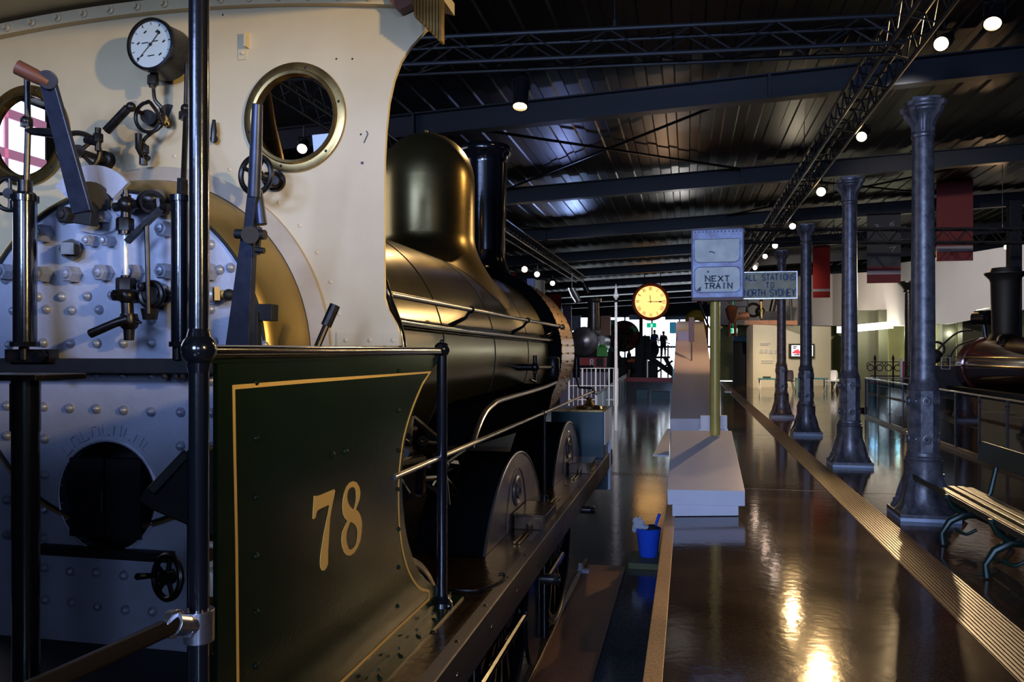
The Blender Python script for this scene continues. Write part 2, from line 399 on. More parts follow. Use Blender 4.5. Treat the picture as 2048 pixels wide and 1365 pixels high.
# --- cab front sheet with two round windows and arch over the firebox
WR = PY(590, 236, YW); WL = PY(60, 272, YW)
wr_x = (WR.x - CX); wr_z = WR.z
def circ(cx, cz, r, y, n=40, a0=0, a1=2 * PI):
    return [V(cx + r * math.cos(a0 + (a1 - a0) * k / n), y, cz + r * math.sin(a0 + (a1 - a0) * k / n)) for k in range(n if abs(a1 - a0 - 2 * PI) < 1e-6 else n + 1)]
edge_px = [(800, 692), (798, 664), (792, 648), (776, 620), (769, 596), (768, 500), (768, 400), (769, 320), (772, 262), (778, 205), (788, 160), (802, 122), (822, 92), (850, 62), (872, 44), (884, 32)]
redge = [PY(x, y, YW) for x, y in edge_px]
def roofz(dx): return CAMZ + 1.46 - .062 * dx * dx
redge.append(V(redge[-1].x, YW, roofz(redge[-1].x - CX)))
top = [V(CX + dx, YW, roofz(dx)) for dx in [1.1, .9, .7, .5, .3, .1, -.1, -.3, -.5, -.7, -.9, -1.1]]
ledge = [V(2 * CX - p.x, YW, p.z) for p in reversed(redge)]
arch = [V(CX + .80 * math.cos(a), YW, CZ + .80 * math.sin(a)) for a in [PI - PI * k / 48 for k in range(49)]]
outer = redge + top + ledge + [V(CX - .80, YW, redge[0].z)] + arch + [V(CX + .80, YW, redge[0].z)]
holes = [circ(CX + s * wr_x, wr_z, .178, YW)[::-1] for s in (1, -1)]
def f(b):
    b.plate([outer] + holes, (0, .018, 0))
    for a in range(-84, 85, 9):
        an = math.radians(90 - a)
        b.rivet((CX + .855 * math.cos(an), YW, CZ + .855 * math.sin(an)), (0, -1, 0), .010, .004)
    for px in (692, 740, 786): b.rivet(PY(px, 681, YW - .008), (0, -1, 0), .011, .006)
    z0 = redge[0].z
    b.box((CX + .83, YW - .008, z0), (redge[0].x, YW - .001, z0 + .055)); b.box((CX - .83, YW - .008, z0), (2 * CX - redge[0].x, YW - .001, z0 + .055))
B('cab_front_sheet', 'cream', loco, f)
def f(b):
    for px, py in ((673, 118), (705, 118), (446, 30), (722, 269)): b.cyl(PY(px, py, YW - .0012), PY(px, py, YW + .002), .0042, n=10)
    b.ribbon([PY(733, 262, YW - .001), PY(736, 268, YW - .001), PY(728, 286, YW - .001)], .004, (0, -1, 0), .001)
    b.ribbon([PY(722, 326, YW - .001), PY(727, 326, YW - .001)], .010, (0, -1, 0), .001)
B('sheet_marks', 'iron', loco, f)
# lagging trim ring and bulging brass lagging
B('trim_ring', 'cream_trim', loco, lambda b: b.lathe((CX, 0, CZ), (0, 1, 0), [(YW - .05, .735), (YW - .055, .742), (YW - .03, .79), (YW - .022, .805), (YW + .01, .805)], 96, cap=False))
def bulge(b):
    prof = [(YB - .002, .655), (YB - .012, .665), (YB - .004, .675), (YB + .02, .688), (YB + .07, .704), (YB + .13, .727), (YB + .17, .737), (YB + .23, .742)]
    b.lathe((CX, 0, CZ), (0, 1, 0), prof, 96, cap=False)
    for s in (1, -1):
        pts = [V(CX + s * r, t, 0) for t, r in prof]
        vs = [V(p.x, p.y, CZ) for p in pts] + [V(p.x, p.y, ZF) for p in pts]; n = len(pts)
        b.add(vs, [(i, i + 1, n + i + 1, n + i) for i in range(n - 1)])
B('firebox_lagging', 'gold_ring', loco, bulge)
def f(b):
    b.torus((CX, YB - .006, CZ), (0, 1, 0), .655, .006, 96, 6)
    b.torus((CX, YW - .052, CZ), (0, 1, 0), .738, .005, 96, 6)
B('lagging_joint', 'blackmatt', loco, f)
# backhead
bh_out = [V(CX + .655 * math.cos(a), YB, CZ + .655 * math.sin(a)) for a in [PI * k / 60 for k in range(61)]] + [V(CX - .655, YB, ZF), V(CX + .655, YB, ZF)]
FH = PY(216, 993, YB)
fire = circ(FH.x, FH.z, .215, YB, 40)[::-1]
backhead = B('backhead', 'silver', loco, lambda b: b.plate([bh_out, fire], (0, .03, 0)))
riv = [(77, 594), (125, 594), (176, 593), (225, 591), (94, 619), (145, 621), (199, 620), (248, 640), (304, 640), (422, 619), (88, 686), (142, 687), (195, 687), (248, 687), (304, 686), (428, 683), (28, 622), (12, 560),
       (146, 752), (194, 752), (248, 752), (303, 752), (362, 757), (423, 762), (88, 814), (140, 817), (194, 818), (248, 821), (303, 824), (362, 825), (423, 826), (90, 878), (362, 892), (423, 894),
       (15, 812), (15, 872), (90, 950), (90, 1020), (90, 1076), (90, 1136), (142, 1143), (194, 1145), (249, 1151), (307, 1110), (423, 960), (423, 1030), (420, 1100), (362, 1160), (92, 1200), (145, 1205), (197, 1213), (252, 1220), (306, 1224), (15, 1000), (15, 1070),
       (422, 490), (440, 540), (60, 560), (52, 620), (462, 536), (530, 690), (20, 690), (129, 441)]
def f(b):
    for px, py in riv: b.rivet(PY(px, py, YB), (0, -1, 0), .020, .022, 14)
rv = B('stay_bolts', 'silver_bolt', loco, f); rv['kind'] = 'stuff'; rv['label'] = 'rows of domed silver stay bolts on the backhead'
nuts = [(94, 469, .040), (94, 550, .036), (152, 550, .036), (215, 547, .036), (275, 547, .036), (337, 544, .034), (337, 460, .034), (422, 545, .038), (192, 484, .024), (225, 484, .024), (222, 437, .026), (20, 545, .036)]
for px, py, r in nuts:
    B('hex_plug', 'silver_bolt', loco, lambda b: b.hexnut(PY(px, py, YB), (-.05, -1, 0), r * .95, .05))
B('square_plug', 'iron', loco, lambda b: (b.cyl(PY(146, 500, YB), PY(140, 499, YB - .05), .044, .040, 8), b.bar(PY(140, 499, YB - .05), PY(134, 497, YB - .085), .045, .045)))
# firehole
def f(b):
    b.lathe((FH.x, YB + .12, FH.z), (0, -1, 0), [(0, .0001), (.001, .215), (.13, .215)], 40, cap=False)
B('firehole_recess', 'blackmatt', loco, f)
def f(b):
    b.box((FH.x - .16, YB - .02, FH.z - .16), (FH.x - .005, YB + .03, FH.z + .15)); b.box((FH.x + .005, YB - .02, FH.z - .16), (FH.x + .16, YB + .03, FH.z + .15))
    b.tube([V(FH.x + .01, YB - .02, FH.z + .05), V(FH.x + .02, YB - .06, FH.z + .03), V(FH.x + .02, YB - .06, FH.z - .05), V(FH.x + .01, YB - .02, FH.z - .06)], .009)
    b.box((FH.x - .30, YB - .045, FH.z - .235), (FH.x + .30, YB - .001, FH.z - .20))
B('firehole_door', 'blackmatt', loco, f)
def f(b):   # cast raised pads round the top of the firehole ring, too worn to read
    for k, a in enumerate(range(48, 140, 11)):
        an = math.radians(a); c = V(FH.x + .262 * math.cos(an), YB, FH.z + .262 * math.sin(an))
        t = V(-math.sin(an), 0, math.cos(an)); r = V(math.cos(an), 0, math.sin(an))
        q = .016
        b.ribbon([c - t * q - r * .02, c - t * q + r * .02, c + t * q + r * .02, c + t * q - r * .02] if k % 2 else [c + t * q + r * .02, c + t * q - r * .02, c - t * q - r * .02], .008, (0, -1, 0), .005)
    b.torus((FH.x, YB - .002, FH.z), (0, 1, 0), .222, .008, 48, 6)
B('firehole_ring', 'silver', loco, f)
# shelf bar over the firehole
def f(b):
    a = PY(-60, 718, YB - .10); c = PY(436, 718, YB - .10)
    b.box((a.x, YB - .12, CAMZ - .085), (c.x, YB - .001, CAMZ - .030))
    for px in (100, 330, 352, 366): b.cyl(PY(px, 742, YB - .10), PY(px, 758, YB - .10), .012)
B('tray_shelf', 'blackmatt', loco, f, bevel=.004)
# sector plate and regulator
def fan(b):
    c = PY(182, 440, YB - .03); pts = []
    for k in range(13):
        a = math.radians(40 + 100 * k / 12); pts.append(c + V(math.cos(a), 0, math.sin(a)) * .215)
    for k in range(13):
        a = math.radians(140 - 100 * k / 12); pts.append(c + V(math.cos(a), 0, math.sin(a)) * .125)
    b.plate([pts], (0, .02, 0))
    o = [PY(px, py, YB - .02) for px, py in ((135, 420), (165, 408), (205, 414), (232, 428), (238, 445), (225, 462), (200, 470), (160, 462), (135, 448))]
    b.plate([o], (0, .02, 0))
reg = B('regulator_gland', 'silver', loco, fan); reg['label'] = 'silver fan shaped sector plate and oval gland'
def f(b):
    b.cyl(PY(182, 425, YB), PY(165, 425, YB - .12), .05, .042, 20); b.hexnut(PY(140, 432, YB - .13), (-.1, -1, 0), .034, .04)
    b.bar(PY(140, 432, YB - .12), PY(190, 440, YB - .12), .05, .045, (0, 1, 0)); b.cyl(PY(182, 400, YB - .06), PY(182, 400, YB - .02), .07, n=24)
B('regulator_boss', 'blackmatt', loco, f, bevel=.003)
def f(b):
    b.bar(PY(166, 425, YB - .14), PY(95, 160, YB - .24), .082, .022, (0, 1, 0), w1=.062, t1=.02)
    b.cyl(PY(95, 160, YB - .265), PY(95, 160, YB - .215), .034, n=20)
rl = B('regulator_lever', 'lever', loco, f, bevel=.004)
B('lever_grip', 'signbrown', rl, lambda b: b.tube([PY(96, 166, YB - .25), PY(70, 152, YB - .28), PY(34, 134, YB - .31)], [.020, .026, .027], 14)).__setitem__('label', 'brown wooden grip on the long lever')
# water gauge
def f(b):
    y = YB - .10
    b.cyl(PY(250, 470, y), PY(250, 440, y), .024, n=16); b.hexnut(PY(250, 455, y) - V(0, 0, .01), (0, 0, 1), .032, .045)
    b.cyl(PY(252, 440, y), PY(252, 390, y), .018, n=14); b.sphere(PY(254, 410, y), .034); b.cyl(PY(254, 412, y), PY(254, 412, YB), .022, n=14)
    b.cyl(PY(252, 392, y), PY(252, 380, y), .010, n=10); b.cyl(PY(230, 415, y), PY(278, 408, y), .018, n=12)
    b.sphere(PY(300, 400, y + .02), .042, sc=(1.2, 1, .9)); b.cyl(PY(290, 410, y), PY(338, 416, y), .016, n=10); b.cyl(PY(305, 405, y), PY(312, 400, YB), .045, n=20)
    b.cyl(PY(318, 398, y), PY(322, 430, y), .018, n=10)
B('gauge_top_cock', 'iron', loco, f)
def f(b):
    y = YB - .10
    b.hexnut(PY(252, 572, y) - V(0, 0, .012), (0, 0, 1), .036, .042); b.cyl(PY(253, 572, y), PY(256, 640, y), .022, n=14)
    b.sphere(PY(255, 592, y), .036); b.hexnut(PY(248, 592, y - .01), (-.3, -1, 0), .024, .04); b.cyl(PY(256, 594, y), PY(300, 594, YB), .026, n=14)
    b.cyl(PY(315, 590, YB), PY(305, 590, y + .01), .055, .048, 8); b.torus(PY(303, 590, y), (0, 1, 0), .045, .012, 20, 8); b.hexnut(PY(288, 574, y), (0, -1, 0), .018, .02)
    b.cyl(PY(300, 618, y), PY(300, 640, y), .034, .026, 10); b.lathe(PY(258, 628, y), (0, 0, -1), [(0, .03), (.03, .036), (.05, .03), (.06, .02), (.10, .018), (.102, .0001)], 14)
    b.cyl(PY(256, 640, y), PY(283, 646, y), .022, .004, 10); b.sphere(PY(330, 593, y + .04), .03)
B('gauge_bottom_cock', 'iron', loco, f)
B('gauge_tube', 'glasstube', loco, lambda b: b.cyl(PY(250, 460, YB - .10), PY(252, 556, YB - .10), .0095, n=14)).__setitem__('label', 'bright white glass gauge tube')
B('gauge_handle', 'iron', loco, lambda b: b.tube([PY(254, 640, YB - .13), PY(232, 646, YB - .15), PY(181, 668, YB - .16)], [.022, .016, .017], 12))
B('gauge_link_lever', 'iron', loco, lambda b: (b.bar(PY(254, 484, YB - .14), PY(322, 418, YB - .13), .022, .018), b.tube([PY(293, 445, YB - .13), PY(295, 520, YB - .13), PY(297, 628, YB - .13)], .009)))
# tall lubricator columns
def column_tube(px, y0, y1, rpx, yy):
    def f(b):
        d = PY(px, 500, yy); r = rpx
        b.cyl(PY(px, y1, yy), PY(px, y0, yy), r, n=24); b.cyl(PY(px, y0 + 6, yy), PY(px, y0 - 6, yy), r * 1.18, n=24); b.cyl(PY(px, y1 - 4, yy), PY(px, y1 + 6, yy), r * 1.22, n=8)
    return f
cA = B('displacement_lubricator', 'black', loco, column_tube(50, 398, 688, .041, YB - .15))
cB = B('displacement_lubricator', 'black', loco, column_tube(361, 398, 688, .033, YB - .12))
def f(b):
    b.tube([PY(54, 150, YB - .16), PY(56, 260, YB - .16), PY(52, 395, YB - .15)], .011); b.hexnut(PY(53, 252, YB - .16), (0, 0, 1), .022, .03); b.sphere(PY(53, 243, YB - .16), .022)
    b.cyl(PY(53, 262, YB - .16), PY(126, 268, YB - .13), .013, .02, 10); b.cyl(PY(48, 690, YB - .14), PY(48, 720, YB - .14), .018); b.bar(PY(20, 712, YB - .12), PY(108, 712, YB - .12), .05, .05)
    b.hexnut(PY(86, 712, YB - .15), (0, -1, 0), .022, .015); b.cyl(PY(50, 385, YB - .15), PY(50, 362, YB - .15), .026)
B('lubricator_fittings', 'iron', cA, f)
def f(b):
    b.tube([PY(375, 128, YW - .09), PY(372, 230, YW - .09), PY(366, 395, YB - .10)], .011); b.hexnut(PY(371, 238, YW - .09), (0, 0, 1), .026, .03); b.sphere(PY(372, 218, YW - .09), .021)
    b.bar(PY(364, 395, YB - .12), PY(365, 358, YB - .12), .035, .02); b.cyl(PY(355, 690, YB - .12), PY(355, 720, YB - .12), .018)
B('lubricator_fittings', 'iron', cB, f)
# handwheels
def handwheel(b, c, axis, R, r, spokes=4, a0=0.3, hub=None):
    d, u, w = frame_of(axis); c = Vector(c); b.torus(c, axis, R, r, 32, 8)
    for k in range(spokes):
        a = a0 + 2 * PI * k / spokes; e = c + (u * math.cos(a) + w * math.sin(a)) * R
        b.tube([c, (c + e) / 2, e], [r * 1.1, r * .7, r * .9], 8)
    b.cyl(c - d * r * 1.6, c + d * r * 1.6, hub or r * 2.2, n=14)
def f(b):
    handwheel(b, PY(20, 388, YB - .17), (.2, -1, 0), .062, .009, 4, 0.0); b.cyl(PY(20, 388, YB - .17), PY(66, 392, YB - .02), .014)
B('handwheel', 'iron', loco, f)
def f(b):
    handwheel(b, PY(158, 303, YW - .17), (.55, -.8, 0), .075, .011, 4, .8); b.tube([PY(158, 303, YW - .17), PY(215, 322, YW - .02)], .014); b.lathe(PY(215, 322, YW), (0, -1, 0), [(0, .04), (.03, .038), (.035, .02), (.06, .018)], 20)
    b.tube([PY(172, 280, YW - .15), PY(198, 286, YW - .15)], .016); b.cyl(PY(196, 256, YW - .15), PY(196, 302, YW - .15), .012); b.hexnut(PY(196, 282, YW - .15), (0, 0, 1), .02, .03)
B('injector_valve', 'iron', loco, f)
def f(b):
    handwheel(b, PY(512, 350, YW - .16), (-.15, -1, 0), .072, .011, 4, .5); b.tube([PY(512, 350, YW - .17), PY(550, 362, YW - .01)], .013); b.hexnut(PY(552, 363, YW), (-.2, -1, 0), .036, .05); b.cyl(PY(548, 361, YW - .07), PY(552, 363, YW), .019)
    b.lathe(PY(552, 363, YW), (0, -1, 0), [(0, .044), (.012, .042)], 20)
B('injector_valve', 'iron', loco, f).__setitem__('label', 'spoked valve wheel below the right round window')
# pressure gauge
GC = PY(300, 88, YW - .16); GR = .098
gauge = B('pressure_gauge', 'iron', loco, lambda b: b.lathe((GC.x, YW - .04, GC.z), (0, -1, 0), [(-.005, GR * 1.0), (.0, GR * 1.12), (.02, GR * 1.10), (.085, GR * 1.04), (.105, GR * 1.10), (.122, GR * 1.08), (.124, GR * .97), (.112, GR * .95)], 48))
GY = YW - .04 - .113
B('gauge_dial', 'dial', gauge, lambda b: b.cyl((GC.x, GY + .003, GC.z), (GC.x, GY, GC.z), GR * .955, n=48)).__setitem__('label', 'pale white dial of the round gauge')
def f(b):
    c = V(GC.x, GY - .001, GC.z)
    for k in range(11):
        a = math.radians(225 - 27 * k); d = V(math.cos(a), 0, math.sin(a)); b.ribbon([c + d * GR * .80, c + d * GR * .92], .0035 if k % 2 == 0 else .002, (0, -1, 0), .0006)
        if k % 2 == 0: b.ribbon([c + d * GR * .60 - V(.006, 0, .004), c + d * GR * .60 + V(.006, 0, .004)], .006, (0, -1, 0), .0004)
    for dx, dz, w in ((-.028, .008, .03), (.022, .012, .02), (0, -.045, .03)): b.ribbon([c + V(dx - w / 2, 0, dz), c + V(dx + w / 2, 0, dz + .002)], .004, (0, -1, 0), .0004)
B('dial_markings', 'ink', gauge, f)
def f(b):
    c = V(GC.x, GY - .004, GC.z); t = PY(318, 65, GY); h = PY(277, 118, GY); b.ribbon([h, c, t], [.002, .003, .004], (0, -1, 0), .001)
    b.cyl(c, c + V(0, -.004, 0), .006, n=12); b.cyl(t + V(0, 0, 0), t + V(0, -.003, 0), .007, n=10); b.cyl(h, h + V(0, -.003, 0), .005, n=10)
B('gauge_needle', 'ink', gauge, f)
def f(b):
    b.hexnut(PY(306, 168, YW - .10), (0, 0, 1), .022, .035); b.cyl(PY(305, 150, YW - .10), PY(305, 175, YW - .10), .014)
    loop = PY(303, 238, YW - .09); R = .058
    pts = [PY(307, 178, YW - .1), PY(310, 200, YW - .1), PY(322, 214, YW - .09)] + [loop + V(math.cos(math.radians(40 - 330 * k / 16)) * R, -.002 * k, math.sin(math.radians(40 - 330 * k / 16)) * R) for k in range(17)]
    pts += [PY(325, 245, YW - .10), PY(308, 262, YW - .09), PY(288, 280, YW - .09), PY(286, 300, YW - .09), PY(286, 330, YW - .07)]
    b.tube(pts, .0075, smooth=3)
    b.hexnut(PY(287, 305, YW - .09), (0, 0, 1), .022, .03); b.cyl(PY(287, 330, YW - .08), PY(287, 296, YW - .08), .017, n=10)
    b.tube([PY(284, 312, YW - .10), PY(277, 296, YW - .12), PY(277, 268, YW - .12)], [.010, .013, .014], 10)
    b.cyl(PY(287, 310, YW - .08), PY(297, 318, YW - .08), .012)
B('siphon_pipe', 'iron', loco, f)
def f(b):
    b.tube([PY(213, 262, YW - .16), PY(256, 216, YW - .16)], [.018, .017], 12); b.sphere(PY(262, 214, YW - .15), .020); b.tube([PY(262, 214, YW - .15), PY(292, 232, YW - .04)], .010); b.cyl(PY(296, 234, YW - .06), PY(298, 235, YW), .03)
B('whistle_handle', 'iron', loco, f)
B('pipe_hole', 'blackmatt', loco, lambda b: b.cyl(PY(338, 226, YW - .003), PY(338, 226, YW + .01), .036, n=24))
def f(b):
    b.sphere(PY(326, 238, YW - .05), .020); b.cyl(PY(322, 228, YW - .05), PY(334, 250, YW - .02), .014); b.hexnut(PY(336, 246, YW), (0, -1, 0), .02, .03)
B('brass_union', 'brassbright', loco, f).__setitem__('label', 'small bright brass pipe union')
def f(b):
    b.box(PY(476, 120, YW - .004), PY(494, 91, YW)); b.box(PY(491, 92, YW - .03), PY(495, 67, YW)); b.cyl(PY(486, 106, YW - .012), PY(486, 106, YW), .006)
B('lamp_bracket', 'cream', loco, f)
B('window_latch', 'iron', loco, lambda b: (b.tube([PY(428, 240, YW - .03), PY(428, 262, YW - .03), PY(426, 285, YW - .03)], [.007, .013, .010], 8), b.cyl(PY(428, 278, YW - .03), PY(428, 278, YW), .016)))
# round windows
for s, yy in ((1, 0), (-1, 0)):
    cx = CX + s * wr_x
    rim = B('round_window_frame', 'brass', loco, lambda b: b.lathe((cx, YW, wr_z), (0, -1, 0), [(0, .224), (.012, .222), (.014, .214), (.014, .192), (.022, .187), (.020, .175), (-.02, .173)], 64, cap=False))
    B('window_pane', 'glass', rim, lambda b: b.cyl((cx, YW + .004, wr_z), (cx, YW + .008, wr_z), .180, n=48))
    def f(b):
        for k in range(6):
            a = 2 * PI * k / 6 + .25; b.rivet((cx + .203 * math.cos(a), YW - .014, wr_z + .203 * math.sin(a)), (0, -1, 0), .006, .003)
    B('frame_screws', 'iron', rim, f)
# reversing lever
def f(b):
    b.tube([PY(515, 208, 2.30), PY(512, 300, 2.32), PY(508, 395, 2.34)], [.017, .020, .021], 14); b.tube([PY(516, 380, 2.36), PY(524, 450, 2.36)], [.014, .018], 10)
    b.bar(PY(508, 390, 2.34), PY(500, 462, 2.36), .034, .03, (0, 1, 0))
    b.bar(PY(498, 478, 2.36), PY(478, 700, 2.40), .046, .03, (0, 1, 0), w1=.088, t1=.03)
rvl = B('reversing_lever', 'lever', loco, f, bevel=.003)
B('lever_catch', 'blackmatt', rvl, lambda b: (b.cyl(PY(472, 468, 2.33), PY(530, 470, 2.33), .016), b.cyl(PY(500, 470, 2.30), PY(500, 470, 2.38), .028), b.cyl(PY(512, 500, 2.33), PY(528, 502, 2.33), .01), b.bar(PY(519, 455, 2.34), PY(515, 510, 2.34), .012, .012)))
def f(b):
    b.bar(PY(505, 625, 2.60), PY(550, 626, 2.60), .05, .06); b.bar(PY(512, 625, 2.58), PY(512, 700, 2.58), .03, .03)
B('lever_bracket', 'blackmatt', loco, f, bevel=.003)
B('damper_lever', 'iron', loco, lambda b: (b.tube([PY(670, 611, 2.62), PY(652, 652, 2.60)], .019), b.tube([PY(654, 648, 2.60), PY(632, 700, 2.56)], .012)))
def f(b):
    b.box(PY(414, 600, YB - .06), PY(428, 575, YB - .005))
t_ = B('try_cock', 'silver_bolt', loco, lambda b: b.cyl(PY(412, 590, YB - .06), PY(428, 590, YB - .05), .03, n=16))
B('cock_body', 'brassblock', t_, lambda b: (b.bar(PY(429, 588, YB - .06), PY(440, 588, YB - .05), .04, .05), b.cyl(PY(440, 588, YB - .05), PY(450, 589, YB - .05), .012), b.sphere(PY(448, 588, YB - .05), .015))).__setitem__('label', 'yellow brass block of the cock')
B('cock_valve', 'blackmatt', t_, lambda b: (b.sphere(PY(458, 590, YB - .05), .022), b.cyl(PY(458, 590, YB - .05), PY(474, 588, YB - .02), .016)))
# roof
def f(b):
    n = 24; w = 1.27; y0, y1 = .90, YW + .16; vs = []
    for y in (y0, y1):
        for k in range(n + 1):
            dx = -w + 2 * w * k / n; vs.append(V(CX + dx, y, roofz(dx) + .03 - (0 if abs(dx) < 1.2 else .02)))
        for k in range(n + 1):
            dx = -w + 2 * w * k / n; vs.append(V(CX + dx, y, roofz(dx) + .06))
    m = n + 1
    fs = []
    for k in range(n):
        fs += [(k, k + 1, 2 * m + k + 1, 2 * m + k), (m + k, 3 * m + k, 3 * m + k + 1, m + k + 1), (k, m + k, m + k + 1, k + 1), (2 * m + k, 2 * m + k + 1, 3 * m + k + 1, 3 * m + k)]
    fs += [(0, 2 * m, 3 * m, m), (n, m + n, 3 * m + n, 2 * m + n)]
    b.add(vs, fs)
B('cab_roof', 'cream', loco, f)
def f(b):
    for k in range(24):
        dx0 = -1.1 + 2.2 * k / 24; dx1 = dx0 + 2.2 / 24
        p0 = V(CX + dx0, YW - .012, roofz(dx0) - .012); p1 = V(CX + dx1, YW - .012, roofz(dx1) - .012); b.bar(p0, p1, .05, .05)
    for k in range(18):
        dx = -1.1 + .13 * k; b.cyl(V(CX + dx, YW - .038, roofz(dx) - .012), V(CX + dx, YW - .06, roofz(dx) - .014), .010, n=8); b.rivet(V(CX + dx, YW - .04, roofz(dx) - .012), (0, -1, 0), .018, .01)
B('roof_angle_iron', 'cream', loco, f)
def f(b):
    for k in range(9):
        p = PD(834 + k * 6.2, -12 + 3 * k, 3.0); L = .09 + .006 * k; b.box((p.x - .005, p.y - .02, p.z - L), (p.x + .004, p.y + .02, p.z + .05))
B('eave_fringe', 'brass', loco, f)
B('roof_bracket', 'signbrown', loco, lambda b: b.plate([[PY(772, -20, YW - .06), PY(830, -20, YW - .06), PY(822, 8, YW - .06), PY(797, 20, YW - .06), PY(780, 2, YW - .06)]], (0, .05, 0)))

# --- cab side sheet
cut = [(886, 712), (878, 722), (862, 742), (846, 772), (832, 808), (818, 850), (808, 898), (804, 950), (805, 1000), (809, 1045), (816, 1085), (828, 1125), (842, 1152), (862, 1168), (882, 1178)]
so = [PX(435, 712, XS)] + [PX(x, y, XS) for x, y in cut]
y_end = so[-1].y
so += [V(XS, y_end, ZF), V(XS, so[0].y, ZF)]
sheet = B('cab_side_sheet', 'green', loco, lambda b: b.plate([so], (-.012, 0, 0)), smooth=0)
XN = XS + .0012
def f(b):
    pts = [(476, 1420), (473, 1100), (469, 900), (467, 775), (600, 764), (860, 745), (845, 768), (828, 808), (814, 850), (804, 895), (798, 950), (797, 1000), (799, 1055), (806, 1105), (818, 1145), (834, 1172), (845, 1180), (858, 1183), (858, 1199), (790, 1262), (690, 1358), (560, 1482)]
    P = [PX(x, y, XN) for x, y in pts]; P = P[:6] + spline(P[6:17], 4)[:-1] + P[16:]
    b.ribbon(P, .0115, (1, 0, 0), .001)
B('gold_lining', 'gold', sheet, f).__setitem__('label', 'thin gold border line')
def digit(b, loops):
    S = 6.205; L = [[PX(600 + x / S, 940 + y / S, XN) for x, y in l] for l in loops]
    L = [spline(l, 3, True) if i else l for i, l in enumerate(L)] if len(loops) > 1 else L
    b.plate(L, (.0015, 0, 0))
seven = [(170, 325), (200, 328), (250, 315), (345, 275), (420, 243), (432, 262), (420, 330), (405, 400), (385, 500), (370, 600), (362, 700), (355, 850), (345, 1000), (343, 1170), (325, 1220), (295, 1255), (265, 1250), (248, 1210), (245, 1140), (250, 1060), (268, 940), (290, 800), (320, 650), (345, 540), (362, 450), (345, 440), (260, 480), (215, 505), (200, 540), (190, 590), (168, 615), (152, 610), (160, 480)]
e_o = [(660, 143), (700, 160), (735, 220), (745, 290), (735, 370), (710, 440), (690, 495), (720, 520), (750, 580), (765, 660), (760, 780), (745, 880), (715, 960), (670, 1030), (620, 1068), (580, 1065), (545, 1030), (518, 950), (510, 870), (518, 780), (545, 710), (585, 640), (550, 600), (530, 550), (522, 470), (527, 380), (545, 290), (575, 210), (615, 160)]
e_1 = [(650, 215), (680, 235), (693, 300), (692, 380), (680, 440), (658, 490), (620, 460), (593, 410), (582, 340), (590, 270), (615, 230)]
e_2 = [(625, 650), (670, 675), (700, 720), (713, 790), (705, 870), (680, 950), (630, 993), (600, 980), (582, 930), (572, 860), (578, 770), (600, 700)]
B('number_seven', 'gold', sheet, lambda b: digit(b, [seven]))
B('number_eight', 'gold', sheet, lambda b: digit(b, [e_o, e_1[::-1], e_2[::-1]]))
def f(b):
    for px, py in [(512, y) for y in (765, 877, 995, 1113, 1225, 1332)] + [(798, 742), (797, 822), (797, 901), (796, 979), (797, 1059), (797, 1135), (795, 1213)]: b.rivet(PX(px, py, XS), (1, 0, 0), .0095, .009)
    b.rivet(PX(665, 910, XS), (1, 0, 0), .013, .010); b.rivet(PX(690, 903, XS), (1, 0, 0), .012, .012)
B('sheet_rivets', 'green', sheet, f)
# angle irons where the sheet meets the footplate
y0s = so[0].y
def f(b):
    b.box((XS - .002, y0s, ZF), (XS + .012, y_end + .12, ZF + .035)); b.box((XS, y0s, ZF), (XS + .065, y_end + .15, ZF + .010))
    n = 9
    for k in range(n):
        y = y0s + .1 + (y_end - y0s - .1) * k / (n - 1); b.rivet((XS + .04, y, ZF + .010), (0, 0, 1), .010, .008); b.rivet((XS + .012, y + .05, ZF + .022), (1, 0, 0), .007, .006)
B('sheet_angle_iron', 'green', loco, f)
# handrails and posts
PA = PX(398, 700, XS + .01); PBt = PX(884, 702, XS + .01)
post_a = B('cab_pillar', 'black', loco, lambda b: (b.cyl((PA.x, PA.y, ZF), (PA.x, PA.y, CAMZ + 1.55), .0225, n=28)))
B('pillar_ball', 'black', post_a, lambda b: (b.sphere((PA.x, PA.y, CAMZ + .003), .040, 24), b.cyl((PA.x, PA.y, CAMZ + .030), (PA.x, PA.y, CAMZ + .05), .028, .023, 20), b.cyl((PA.x, PA.y, CAMZ - .05), (PA.x, PA.y, CAMZ - .028), .023, .028, 20)))
post_b = B('cab_pillar', 'black', loco, lambda b: (b.cyl((PBt.x, PBt.y, ZF), (PBt.x, PBt.y, CAMZ), .0235, n=24)))
B('pillar_ball', 'black', post_b, lambda b: (b.sphere((PBt.x, PBt.y, CAMZ + .005), .037, 20), b.sphere((PBt.x, PBt.y, CAMZ + .040), .012, 12)))
B('pillar_foot', 'black', post_b, lambda b: (b.lathe((PBt.x, PBt.y, ZF), (0, 0, 1), [(0, .05), (.03, .048), (.05, .03), (.06, .026)], 20), b.rivet((PBt.x + .045, PBt.y - .03, ZF + .02), (1, -1, 0), .012), b.rivet((PBt.x - .02, PBt.y - .055, ZF + .02), (0, -1, 0), .012)))
B('top_handrail', 'black', loco, lambda b: b.cyl((PA.x, PA.y, CAMZ - .002), (PBt.x, PBt.y, CAMZ - .002), .0165, n=24))
B('sheet_capping', 'green', loco, lambda b: b.box((XS - .02, PA.y, CAMZ - .030), (XS + .004, PBt.y, CAMZ - .012)))
